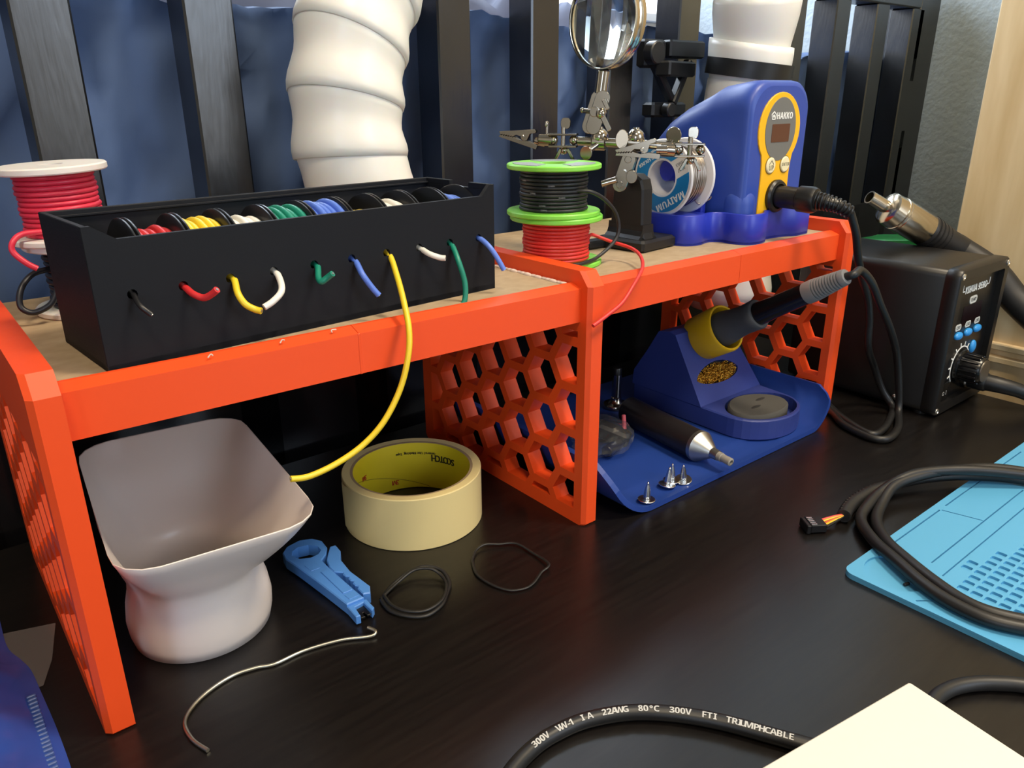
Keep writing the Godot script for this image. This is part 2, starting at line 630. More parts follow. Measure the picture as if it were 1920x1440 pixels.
# ---------------------------------------------------------------- the orange shelf
func side_panel(x0: float, x1: float, zo: float, t: Node3D) -> void:
	var m := MB.new()
	var c := 2.2
	var rs := []
	for l in [[0.0, 1.2], [1.2, 0.0], [142.3, 0.0], [150.0, 6.3]]:
		var d: float = l[1] - zo
		rs.append(PackedVector3Array([V(x1, l[0], -8.6 + zo), V(x0, l[0], -8.6 + zo), V(x0, l[0], -d - c + 0.001), V(x0 + c, l[0], -d), V(x1, l[0], -d)]))
	for r in rs:
		r.reverse()
	m.rings(rs, true, true, FLAT)
	var slab := PackedVector2Array([Vector2(-164, 0), Vector2(-8.6, 0), Vector2(-8.6, 150), Vector2(-160, 150), Vector2(-166.3, 143), Vector2(-166.3, 3)])
	var inner := PackedVector2Array([Vector2(-156, 9), Vector2(-8.6, 9), Vector2(-8.6, 117), Vector2(-156, 117)])
	for e in [0, 2, 3, 4, 5]:
		var a: Vector2 = slab[e]
		var b: Vector2 = slab[(e + 1) % 6]
		m.quad(V(x0, a.y, a.x + zo), V(x1, a.y, a.x + zo), V(x1, b.y, b.x + zo), V(x0, b.y, b.x + zo))
	for k in range(-1, 8):
		for j in range(-5, 4):
			var cc := Vector2(-14.2 - 23.45 * k, 96.9 + 27.1 * j - (13.55 if k % 2 != 0 else 0.0))
			var hex := PackedVector2Array()
			var hole := PackedVector2Array()
			for i in 6:
				var d := Vector2(cos(TAU * i / 6), sin(TAU * i / 6))
				hex.append(cc + d * 15.645)
				hole.append(cc + d * 12.7)
			var hp := PackedVector2Array()
			var cut := Geometry2D.intersect_polygons(hole, inner)
			if cut.size() > 0:
				hp = cut[0]
				for i in hp.size():
					var a: Vector2 = hp[i]
					var b: Vector2 = hp[(i + 1) % hp.size()]
					if a.x > -8.61 and b.x > -8.61:
						continue
					m.quad(V(x1, a.y, a.x + zo), V(x0, a.y, a.x + zo), V(x0, b.y, b.x + zo), V(x1, b.y, b.x + zo))
			for i in 6:
				var part := Geometry2D.intersect_polygons(PackedVector2Array([cc, hex[i], hex[(i + 1) % 6]]), slab)
				for p in part:
					var left := [p] if hp.is_empty() else Geometry2D.clip_polygons(p, hp)
					for q in left:
						if q.size() < 3 or Geometry2D.is_polygon_clockwise(q):
							continue
						var ix := Geometry2D.triangulate_polygon(q)
						for n in range(0, ix.size(), 3):
							var a: Vector2 = q[ix[n]]
							var b: Vector2 = q[ix[n + 1]]
							var d: Vector2 = q[ix[n + 2]]
							if (b - a).cross(d - a) < 0.0:
								var w := b
								b = d
								d = w
							m.tri(V(x0, a.y, a.x + zo), V(x0, b.y, b.x + zo), V(x0, d.y, d.x + zo))
							m.tri(V(x1, a.y, a.x + zo), V(x1, d.y, d.x + zo), V(x1, b.y, b.x + zo))
	obj("side_panel", m, orange, t)

func rail(x0: float, x1: float, z0: float, z1: float, t: Node3D) -> void:
	var m := MB.new()
	var rs := []
	for e in [[x0, z0], [x1, z1]]:
		var r := PackedVector3Array()
		for p in [[-7, 122.6], [-7, 140.7], [-13.2, 142.9], [-15, 142.9], [-15, 122.6]]:
			r.append(V(e[0], p[1], p[0] + e[1]))
		r.reverse()
		rs.append(r)
	m.rings(rs, true, true, FLAT)
	obj("front_rail", m, orange, t)

func build_shelf() -> void:
	var t := thing("honeycomb_shelf", "long orange printed two bay shelf with honeycomb side panels on the desk", "shelf", V(0, 0, -80))
	side_panel(-254.0, -243.4, -5.0, t)
	side_panel(0.0, 10.0, 0.0, t)
	side_panel(258.2, 268.3, 0.0, t)
	rail(-243.4, -129.4, -5.0, -2.5, t)
	rail(-129.1, 0.0, -2.5, 0.0, t)
	rail(10.0, 140.0, 0.0, 0.0, t)
	rail(140.3, 258.2, 0.0, 0.0, t)
	var seam := MB.new()
	seam.box(V(-129.2, 131.6, -9.8), V(1.3, 18.4, 1.0), 0.2)
	obj("seam_ridge", seam, orange, t)
	var bm := mat("board", "ffffff", 0.75)
	bm.albedo_texture = noise_tex(0.02, 51, Color("a28d70"), Color("b29d80"), 512, 512, 5)
	bm.uv1_triplanar = true
	bm.uv1_world_triplanar = true
	bm.uv1_scale = V(7, 7, 12)
	for b in [[-243.4, 0.0], [10.0, 258.2]]:
		var m := MB.new()
		var zs := -19.5 if b[0] < 0.0 else -14.5
		m.box(V((b[0] + b[1]) / 2, 139.5, (zs - 168.0) / 2), V(b[1] - b[0], 4, 168.0 + zs), 0.3)
		obj("board", m, bm, t)
	for b in [[-243.4, 0.0], [10.0, 258.2]]:
		var m := MB.new()
		m.box(V((b[0] + b[1]) / 2, 131, -158), V(b[1] - b[0], 12, 8), 0.5)
		obj("back_rail", m, orange, t)
	# the clear hot glue along the board's edge
	var gm := mat("glue", "e9d3c4", 0.25)
	var m2 := MB.new()
	for i in 16:
		var r := fposmod(i * 0.618, 1.0)
		m2.ball(V(-1.2 - r * 1.2, 141.8, -14.0 - i * 4.2), 1.5, V(0.9, 0.5 + 0.4 * r, 1.6 + r), 10)
	obj("glue_bead", m2, gm, t)
	# plastic shavings caught between the box and the rail
	var where := ["nearest the left panel", "between the first two wire holes", "under the yellow and white wire ends"]
	var pl := [[-192, 0.0], [-163, 0.7], [-140, 1.6]]
	for i in 3:
		var q: Array = pl[i]
		var mm := MB.new()
		var a: float = q[1]
		mm.tube(smooth_path([V(q[0], 142.6, -12.6), V(q[0] + 1.4 * cos(a), 143.6, -13.0), V(q[0] + 2.0, 143.0 + 0.6 * sin(a), -12.6)], 4), 0.28, 6)
		tag(obj("plastic_shaving", mm, mat("shaving", "c9bdb0", 0.6)), "tiny pale plastic curl on the orange rail edge, %s" % where[i], "shaving", "plastic shavings on the shelf edge")

# ---------------------------------------------------------------- black box with ten spools of wire
const WIRE_HEX := ["17171a", "c62b2f", "e5c62a", "e9e6dc", "168069", "5476d0", "e5c62a", "e9e6dc", "168069", "5f80d8"]
const WIRE_NAME := ["black", "red", "yellow", "white", "green", "blue", "long yellow", "short white", "long green", "light blue"]

func build_wire_box() -> void:
	var o := V(-225.1, 141.5, -20.5)
	var d := V(0.997, 0, -0.0772)
	var n := V(0.0772, 0, 0.997)
	var bs := Basis(d, Vector3.UP, n)
	var p := func(s: float, y: float, w: float) -> Vector3: return o + d * s + Vector3.UP * y + n * w
	var t := thing("wire_dispenser", "long black printed box holding ten spools of wire on the left shelf board", "box", p.call(95.2, 0, -27))
	var m := MB.new()
	m.box(p.call(95.2, 1.5, -27.1), V(190.4, 3, 54.2), 0.3, bs)
	obj("bottom", m, black_print, t)
	# front wall, lower in the middle, with ten round wire holes
	m = MB.new()
	var top := [[0.0, 53.0], [3.0, 53.0], [11.0, 47.8], [182.5, 47.8], [187.6, 53.0], [190.4, 53.0]]
	var hs := []
	for k in 10:
		hs.append(12.8 + 18.54 * k)
	var xs := [0.0, 3.0]
	for h in hs:
		xs.append_array([h - 3.0, h + 3.0])
	xs.append_array([187.6, 190.4])
	var height := func(s: float) -> float:
		for i in 5:
			if s <= top[i + 1][0]:
				return lerpf(top[i][1], top[i + 1][1], (s - top[i][0]) / (top[i + 1][0] - top[i][0]))
		return 53.0
	for i in xs.size() - 1:
		var a: float = xs[i]
		var b: float = xs[i + 1]
		var holed := absf(b - a - 6.0) < 0.01
		var cuts := [a, b]
		for q in [11.0, 182.5]:
			if q > a and q < b:
				cuts = [a, q, b]
		for side in 2:
			var w := 0.0 if side == 0 else -2.4
			var outline := PackedVector2Array([Vector2(a, 0), Vector2(b, 0)])
			cuts.reverse()
			for q in cuts:
				outline.append(Vector2(q, height.call(q)))
			cuts.reverse()
			var polys := [outline]
			if holed:
				var hole := disc(1.9, 12, Vector2((a + b) / 2, 27.5))
				polys = []
				for half in [[a, (a + b) / 2], [(a + b) / 2, b]]:
					var st := PackedVector2Array([Vector2(half[0], -1), Vector2(half[1], -1), Vector2(half[1], 60), Vector2(half[0], 60)])
					for r in Geometry2D.intersect_polygons(outline, st):
						polys.append_array(Geometry2D.clip_polygons(r, hole))
				if side == 0:
					for j in 12:
						var h0: Vector2 = hole[j]
						var h1: Vector2 = hole[(j + 1) % 12]
						m.quad(p.call(h0.x, h0.y, -2.4), p.call(h1.x, h1.y, -2.4), p.call(h1.x, h1.y, 0), p.call(h0.x, h0.y, 0))
			for q in polys:
				var f := PackedVector3Array()
				for r in q:
					f.append(p.call(r.x, r.y, w))
				if side == 1:
					f.reverse()
				m.face(f)
		for j in cuts.size() - 1:
			m.quad(p.call(cuts[j], height.call(cuts[j]), 0), p.call(cuts[j + 1], height.call(cuts[j + 1]), 0), p.call(cuts[j + 1], height.call(cuts[j + 1]), -2.4), p.call(cuts[j], height.call(cuts[j]), -2.4))
	obj("front_wall", m, black_print, t)
	m = MB.new()
	m.box(p.call(95.2, 26.5, -53.0), V(190.4, 53, 2.4), 0.3, bs)
	m.box(p.call(95.2, 50.8, -51.0), V(186, 1.0, 1.6), 0.2, bs)
	obj("back_wall", m, black_print, t)
	m = MB.new()
	m.box(p.call(1.2, 26.5, -27), V(2.4, 53, 52), 0.3, bs)
	obj("end_wall", m, black_print, t)
	m = MB.new()
	m.box(p.call(189.2, 25.2, -27), V(2.4, 50.4, 52), 0.2, bs)
	m.box(p.call(189.2, 51.6, -42), V(2.4, 2.8, 20), 0.2, bs)
	m.box(p.call(189.2, 51.6, -9), V(2.4, 2.8, 16), 0.2, bs)
	obj("end_wall", m, black_print, t)
	var fl := mat("flange", "1a1a1c", 0.3)
	for k in 10:
		var s: float = hs[k]
		var xf := Transform3D(Basis(Vector3.UP, d, n).orthonormalized(), p.call(s - 9.0, 27.2, -27.2))
		xf.basis = Basis(Vector3.UP.cross(d).normalized(), d, Vector3.UP.cross(d).normalized().cross(d))
		var sp := thing("wire_spool", "black flanged spool of %s wire, %s" % [WIRE_NAME[k], ["leftmost in the black box", "second from the box's left", "third from the box's left", "between yellow and green spools", "between white and blue spools", "right beside the green spool", "right beside the blue spool", "third from the box's right", "second from the box's right", "rightmost in the black box"][k]], "wire spool", p.call(s, 3.2, -27), "small wire spools in the black box")
		for h in [0.0, 16.7]:
			var f := MB.new()
			f.lathe(xf, [Vector2(7, h), Vector2(23.4, h), Vector2(24.0, h + 0.4), Vector2(24.0, h + 1.0), Vector2(23.5, h + 1.3), Vector2(7, h + 1.3), Vector2(7, h)], 48)
			obj("flange", f, fl, sp)
		var w := MB.new()
		var pr := [Vector2(6.5, 1.3)]
		var full: float = [13.0, 17.8, 19.8, 18.2, 20.8, 21.2, 15.0, 18.2, 14.0, 18.0][k]
		for i in 5:
			for a in 5:
				var an := -PI / 2 + PI * a / 4.0
				pr.append(Vector2(full + 1.45 * cos(an) + 0.8 * sin(i * 2.3 + k), 2.9 + 3.0 * i + 1.5 * sin(an)))
		pr.append(Vector2(6.5, 16.7))
		w.lathe(xf, pr, 40, 1.5)
		obj("wire_winding", w, mat("wire %s" % WIRE_HEX[k], WIRE_HEX[k], 0.4), sp)
	var ends := [
		[V(-211.9, 168.9, -23.6), V(-211.9, 166.1, -15.5), V(-209.1, 162.6, -12.7)],
		[V(-193.0, 168.1, -25.0), V(-192.0, 166.4, -19.1), V(-189.4, 165.2, -15.3), V(-187.0, 166.8, -12.5), V(-185.6, 168.6, -10.6)],
		[V(-173.6, 168.6, -26.5), V(-175.0, 163.8, -19.4), V(-173.7, 159.9, -16.5), V(-170.8, 157.6, -14.7), V(-169.0, 157.0, -12.8)],
		[V(-155.4, 168.1, -27.9), V(-156.5, 165.0, -20.8), V(-158.6, 162.2, -16.7), V(-162.9, 159.4, -15.3), V(-166.9, 157.7, -15.0)],
		[V(-136.3, 168.2, -29.4), V(-139.4, 164.5, -22.2), V(-139.6, 163.3, -19.1), V(-137.4, 165.1, -17.3), V(-136.0, 166.8, -15.4)],
		[V(-117.7, 167.9, -30.9), V(-118.3, 162.6, -22.8), V(-115.5, 156.7, -20.0), V(-113.4, 153.3, -18.2)],
		[V(-99.1, 167.9, -32.3), V(-101.9, 159.3, -21.0), V(-105.8, 149.8, -9.7), V(-109.1, 140.0, -1.4), V(-112.3, 129.3, 1.8), V(-117.5, 115.7, 2.2), V(-126.3, 102.8, 1.9), V(-136.8, 94.0, 0.7), V(-150.0, 89.2, 0.7), V(-162.4, 87.4, 0.7), V(-170.3, 88.6, 0.3)],
		[V(-81.1, 168.0, -33.7), V(-80.6, 166.4, -26.7), V(-77.2, 164.8, -23.0), V(-75.4, 164.6, -21.1)],
		[V(-62.5, 167.9, -35.1), V(-64.5, 160.9, -26.0), V(-63.1, 150.6, -23.1), V(-64.1, 143.0, -22.0), V(-66.3, 139.9, -21.8)],
		[V(-44.5, 168.6, -36.5), V(-43.7, 165.7, -29.6), V(-41.7, 160.6, -25.7), V(-38.9, 153.6, -22.9)]]
	var say := ["thin black wire end poking from the leftmost hole of the black box", "short red wire end curling up from the second hole of the black box", "short yellow wire end bent down beside the white one on the black box", "white wire end curving down to meet the yellow one on the black box", "short green wire end bent into a V on the black box front", "straight blue wire end sloping down in the middle of the black box front", "long yellow wire hanging in a big arc from the black box past the shelf", "stubby white wire end with a cut tip near the right of the black box", "longer green wire hanging down to the shelf board from the black box", "light blue wire end from the rightmost hole of the black box"]
	for k in 10:
		var e: Array = ends[k]
		var path := [p.call(hs[k], 27.5, -8.0)]
		path.append_array(e)
		var wm := MB.new()
		var sm := smooth_path(path, 8)
		wm.tube(sm, 1.35 if k > 0 else 1.0, 10)
		var th := thing("hookup_wire", say[k], "wire", e[-1], "wire ends on the front of the black box")
		obj("insulation", wm, mat("wire %s" % WIRE_HEX[k], WIRE_HEX[k], 0.4), th)
		var q: Vector3 = sm[-1]
		var dd := (q - sm[-2]).normalized()
		var cm := MB.new()
		cm.cyl(q, q + dd * 0.25, 0.6, -1.0, 8)
		obj("copper_core", cm, mat("tinned copper", "b9b4ac", 0.3, 1.0), th)

# ---------------------------------------------------------------- stacked wire spools
func coil(m: MB, xf: Transform3D, r: float, h0: float, turns: int, wr: float, seed_: float) -> void:
	var pr := [Vector2(r - 3.0, h0)]
	for i in turns:
		for a in 7:
			var an := -PI / 2 + PI * a / 6.0
			pr.append(Vector2(r + wr * cos(an) + 0.35 * sin(i * 1.7 + seed_), h0 + wr + 2.0 * wr * i + wr * sin(an) * 0.98))
	pr.append(Vector2(r - 3.0, h0 + 2.0 * wr * turns))
	m.lathe(xf, pr, 56, 1.5)

func flange(m: MB, xf: Transform3D, r: float, h0: float, h1: float, bore: float) -> void:
	m.lathe(xf, [Vector2(bore, h0), Vector2(r - 0.6, h0), Vector2(r, h0 + 0.6), Vector2(r, h1 - 0.6), Vector2(r - 0.6, h1), Vector2(bore, h1), Vector2(bore, h0)], 64)

func build_pink_stack() -> void:
	var wm := mat("spool white", "e4dcd8", 0.4)
	wm.subsurf_scatter_enabled = true
	wm.subsurf_scatter_strength = 0.2
	var c := V(-207.3, 141.5, -128.6)
	var low := thing("wire_spool", "lower white spool with dark wire behind the left end of the black box", "wire spool", c)
	var xf := Transform3D(Basis.IDENTITY, c)
	for h in [[0.0, 3.0], [30.0, 33.0]]:
		var m := MB.new()
		flange(m, xf, 23.9, h[0], h[1], 5.0)
		obj("flange", m, wm, low)
	var m1 := MB.new()
	coil(m1, xf, 15.5, 3.0, 10, 1.35, 0.4)
	obj("wire_winding", m1, mat("dark wire", "1a1c26", 0.4), low)
	m1 = MB.new()
	m1.tube(smooth_path([c + V(-15, 22, 6), c + V(-23, 21, 9), c + V(-29, 16, 13), c + V(-31, 9, 16), c + V(-27, 6, 18), c + V(-20, 9, 20), c + V(-16, 15, 19)], 8), 1.3, 8)
	obj("loose_end", m1, mat("dark wire", "1a1c26", 0.4), low)
	var up := thing("wire_spool", "white spool wound with pinkish red wire, topmost behind the black box's left end", "wire spool", c + V(-4.5, 33, 0))
	xf = Transform3D(Basis(V(0, 0, 1), 0.035), c + V(-4.5, 33.4, 0))
	for h in [[0.0, 3.0], [30.4, 33.6]]:
		var m := MB.new()
		flange(m, xf, 22.6, h[0], h[1], 5.0)
		obj("flange", m, wm, up)
	m1 = MB.new()
	m1.lathe(xf, [Vector2(5, 3), Vector2(12, 3), Vector2(12, 30.6), Vector2(5, 30.6)], 32)
	obj("core", m1, wm, up)
	m1 = MB.new()
	coil(m1, xf, 15.6, 3.0, 12, 1.13, 0.0)
	obj("wire_winding", m1, mat("pink wire", "d8304a", 0.38), up)
	m1 = MB.new()
	m1.tube(smooth_path([xf * V(-10, 6.5, 12), xf * V(-19, 6.5, 12), xf * V(-23.5, 4, 14), xf * V(-24.5, 0, 15), xf * V(-21, -5, 17), xf * V(-17.5, -8, 18)], 8), 1.3, 8)
	obj("loose_end", m1, mat("pink wire", "d8304a", 0.38), up)

func build_green_stack() -> void:
	var gm := mat("spool green", "7fd24a", 0.4)
	gm.subsurf_scatter_enabled = true
	gm.subsurf_scatter_strength = 0.2
	var c := V(33.2, 141.5, -63.7)
	var red := mat("red wire", "d8332f", 0.42)
	var blk := mat("black wire", "202123", 0.45)
	var lab := mat("spool label", "8d949c", 0.5)
	for k in 2:
		var o := c + V(0, 0, 0) if k == 0 else c + V(-1.6, 29.0, -0.8)
		var t := thing("wire_spool", ["green flanged spool wound with red wire, under the black one", "green flanged spool wound with black wire, stacked on the red one"][k], "wire spool", o, "green spools stacked on the shelf")
		var xf := Transform3D(Basis.IDENTITY, o)
		for h in [[0.0, 2.9], [26.1, 29.0]]:
			var m := MB.new()
			flange(m, xf, 27.4, h[0], h[1], 7.0)
			obj("flange", m, gm, t)
		var m2 := MB.new()
		m2.lathe(xf, [Vector2(7, 2.9), Vector2(16, 2.9), Vector2(16, 26.1), Vector2(7, 26.1)], 40)
		obj("core", m2, gm, t)
		m2 = MB.new()
		coil(m2, xf, 18.9, 2.9, 11, 1.05, 0.3 + k)
		obj("wire_winding", m2, red if k == 0 else blk, t)
		if k == 1:
			m2 = MB.new()
			for i in 3:
				var ring := PackedVector2Array()
				for a in 9:
					ring.append(Vector2.from_angle(TAU * i / 3 + 0.2 + a * 0.16) * 24.0)
				for a in range(8, -1, -1):
					ring.append(Vector2.from_angle(TAU * i / 3 + 0.2 + a * 0.16) * 12.0)
				m2.prism(ring, Transform3D(Basis(Vector3.RIGHT, Vector3.FORWARD, Vector3.UP), o + V(0, 29.0, 0)), 0.0, 0.25)
			obj("label", m2, lab, t)
			var ink := mat("wire print", "9a9a9c", 0.6)
			for q in [[0.95, 7.0], [0.4, 11.5], [1.25, 13.6], [0.7, 18.0], [1.6, 20.2], [0.9, 4.6]]:
				var dirv := V(-sin(q[0] + 0.1), 0, cos(q[0] + 0.1))
				lettering("22AWG", 0.9, frame(o + dirv * 20.35 + V(0, q[1], 0), V(dirv.z, 0, -dirv.x), Vector3.UP), ink, t)
		m2 = MB.new()
		if k == 0:
			m2.tube(smooth_path([V(44, 157.0, -47.5), V(51, 157.3, -53), V(56.8, 156.3, -55.0), V(63.1, 152.9, -47.0), V(67.0, 150.2, -34.0), V(59.0, 148.4, -19.0), V(46.5, 145.0, -6.5), V(33.5, 139.0, -0.5), V(21.8, 131.6, 2.5), V(10.1, 127.1, 3.5), V(-1.3, 123.2, 4.0)], 8), 1.05, 8)
			obj("loose_end", m2, red, t)
		else:
			m2.tube(smooth_path([V(31.3, 185.4, -46.5), V(38.0, 184.7, -39.9), V(49.5, 179.3, -39.9), V(58.9, 170.9, -39.9), V(61.8, 161.3, -39.9), V(57.7, 153.8, -39.9), V(44.5, 146.7, -39.9), V(29.5, 146.2, -35.1), V(17.9, 146.2, -34.1)], 8), 1.1, 8)
			obj("loose_end", m2, blk, t)

# ---------------------------------------------------------------- ducts and funnel
func duct(m: MB, c0: Vector3, n0: Vector3, c1: Vector3, n1: Vector3, prof: Array, n: int = 56) -> void:
	var rs := []
	for q in prof:
		var f: float = q[1]
		var c := c0.lerp(c1, f)
		var ax := n0.lerp(n1, f).normalized()
		var x := V(1, 0, 0)
		x = (x - ax * x.dot(ax)).normalized()
		var z := x.cross(ax)
		var ring := PackedVector3Array()
		for j in n:
			var a := TAU * j / n
			ring.append(c + x * q[0] * cos(a) - z * q[0] * sin(a))
		rs.append(ring)
	m.rings(rs, false, false)

func build_ducts() -> void:
	var seg := [Vector2(31.4, 0.05), Vector2(32.6, -0.01), Vector2(33.3, 0.0), Vector2(33.9, 0.12), Vector2(33.5, 0.25), Vector2(32.2, 0.42), Vector2(31.2, 0.58), Vector2(31.3, 0.72), Vector2(32.0, 0.86), Vector2(32.5, 0.96), Vector2(32.2, 1.06)]
	var t := thing("flexible_duct", "thick white segmented printed duct rising behind the black wire box", "duct", V(-45, 150, -150))
	var cs := [V(-53, 202, -150), V(-53.5, 233.5, -150), V(-47.5, 264, -151), V(-36, 292, -153), V(-17, 316, -157), V(8, 336, -162), V(36, 352, -168)]
	var ang := [0.04, 0.26, 0.48, 0.68, 0.85, 0.98, 1.0]
	for i in 6:
		var m := MB.new()
		var a0: float = ang[i]
		var a1: float = ang[i + 1]
		duct(m, cs[i], V(sin(a0), cos(a0), -0.1).normalized(), cs[i + 1], V(sin(a1), cos(a1), -0.1).normalized(), seg)
		obj("duct_segment", m, white_print, t)
	var m2 := MB.new()
	duct(m2, V(-40, 146, -146), V(-0.05, 1, 0), V(-53, 206, -150), V(0.05, 1, -0.05), [Vector2(35, 0.0), Vector2(36.5, 0.0), Vector2(35.5, 0.2), Vector2(33.4, 0.5), Vector2(32.2, 0.8), Vector2(32.4, 0.95), Vector2(32.0, 1.03)])
	obj("nozzle", m2, white_print, t)
	# the second duct, held by a black strap, comes down behind the soldering station
	t = thing("flexible_duct", "white segmented duct strapped to the slats behind the blue soldering station", "duct", V(318, 50, -140))
	var seg2 := [Vector2(31.0, -0.08), Vector2(31.6, 0.08), Vector2(32.8, 0.3), Vector2(34.4, 0.6), Vector2(34.9, 0.85), Vector2(34.6, 1.0), Vector2(33.4, 1.01), Vector2(32, 0.95)]
	var ds := [V(315, 243, -138), V(315, 276, -137), V(312, 311, -133), V(305, 342, -130), V(296, 370, -130)]
	var dn := [V(0.06, 1, 0.12), V(0.02, 1, 0.16), V(-0.16, 1, 0.1), V(-0.22, 1, 0.0), V(-0.3, 1, 0)]
	for i in 4:
		m2 = MB.new()
		duct(m2, ds[i], dn[i].normalized(), ds[i + 1], dn[i + 1].normalized(), seg2)
		obj("duct_segment", m2, white_print, t)
	m2 = MB.new()
	duct(m2, V(322, 52, -140), V(0, 1, 0), V(315, 246, -138), V(0.04, 1, 0.1), [Vector2(36, 0.01), Vector2(37.5, 0.0), Vector2(37, 0.1), Vector2(33, 0.22), Vector2(32, 0.27), Vector2(36, 0.45), Vector2(37, 0.55), Vector2(36.5, 0.8), Vector2(34, 0.93), Vector2(32.5, 1.0)])
	obj("nozzle", m2, white_print, t)
	var bk := mat("clamp black", "17181a", 0.4)
	t = thing("duct_clamp", "black printed clamp on the slats with a strap round the right duct", "clamp", V(300, 226, -170))
	m2 = MB.new()
	var xf := up_frame(V(315, 249, -138), V(0.05, 1, 0.12))
	m2.lathe(xf, [Vector2(33.6, 0), Vector2(35.6, 0), Vector2(35.6, 13), Vector2(33.6, 13), Vector2(33.6, 0)], 56)
	obj("strap", m2, bk, t)
	m2 = MB.new()
	m2.box(V(268, 256, -176), V(50, 12, 14), 1.5, Basis(Vector3.UP, 0.25))
	m2.box(V(252, 268, -190), V(26, 22, 12), 2)
	m2.box(V(288, 272, -186), V(46, 14, 12), 1.5)
	obj("arm", m2, bk, t)
	m2 = MB.new()
	m2.box(V(258, 250, -184), V(6, 46, 8), 1.2, Basis(Vector3.BACK, 0.7))
	m2.box(V(282, 246, -182), V(6, 40, 8), 1.2, Basis(Vector3.BACK, -0.5))
	m2.box(V(270, 224, -188), V(44, 12, 14), 2)
	obj("brace", m2, bk, t)
	m2 = MB.new()
	m2.cyl(V(241, 268, -182), V(241, 268, -172), 9, -1.0, 24, 1.0)
	obj("clamp_knob", m2, bk, t)
	m2 = MB.new()
	m2.cyl(V(262, 224, -180), V(262, 224, -172), 6, -1.0, 20, 1.0)
	obj("clamp_knob", m2, bk, t)

func build_funnel() -> void:
	var t := thing("duct_nozzle", "white printed funnel with a wide rectangular mouth under the shelf's left bay", "funnel", V(-199, 0, -55))
	var ax := V(0.995, 0, 0.096)
	var az := V(0.096, 0, -0.995)
	var n := 72
	var poly := rrect(80, 136, 17, 14)
	var rect := func(a: float) -> Vector2:
		var d := Vector2.from_angle(a)
		for i in poly.size():
			var hit = Geometry2D.segment_intersects_segment(Vector2.ZERO, d * 300.0, poly[i], poly[(i + 1) % poly.size()])
			if hit != null:
				return hit
		return d * 40.0
	var rp := []
	for j in n:
		rp.append(rect.call(TAU * j / n + 0.003))
	var rs := []
	var pr := [[29.0, 0.0, 0.0], [30.8, 0.6, 0.0], [32.0, 6.0, 0.0], [32.4, 12.0, 0.0], [31.4, 20.0, 0.0], [29.6, 27.0, 0.0], [28.9, 32.0, 0.01], [29.2, 35.0, 0.05], [30.0, 38.5, 0.13], [31, 43.0, 0.26], [32, 48.0, 0.41], [33, 54.0, 0.58], [34, 60.0, 0.74], [34, 66.0, 0.89], [34, 71.0, 1.0], [33.6, 71.6, 0.995], [32.6, 71.2, 0.985], [31, 66.0, 0.87], [31, 60.0, 0.715], [30, 54.0, 0.555], [29.5, 48.0, 0.385], [28.5, 43.0, 0.235], [27.8, 38.0, 0.1], [27.3, 32.0, 0.0], [28.5, 24.0, 0.0], [29.8, 14.0, 0.0], [29.5, 4.0, 0.0]]
	for q in pr:
		var c := V(-199.8, 0, -54.5).lerp(V(-194.4, 0, -61.7), q[2])
		var ring := PackedVector3Array()
		for j in n:
			var a := TAU * j / n + 0.003
			var p: Vector2 = (Vector2.from_angle(a) * q[0]).lerp(rp[j], q[2])
			ring.append(c + ax * p.x + az * p.y + V(0, q[1], 0))
		rs.append(ring)
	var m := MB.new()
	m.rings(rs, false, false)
	obj("shell", m, mat("shaded white print", "e4d9d2", 0.3), t)  # white of the ducts, with the shade under the shelf put into the colour

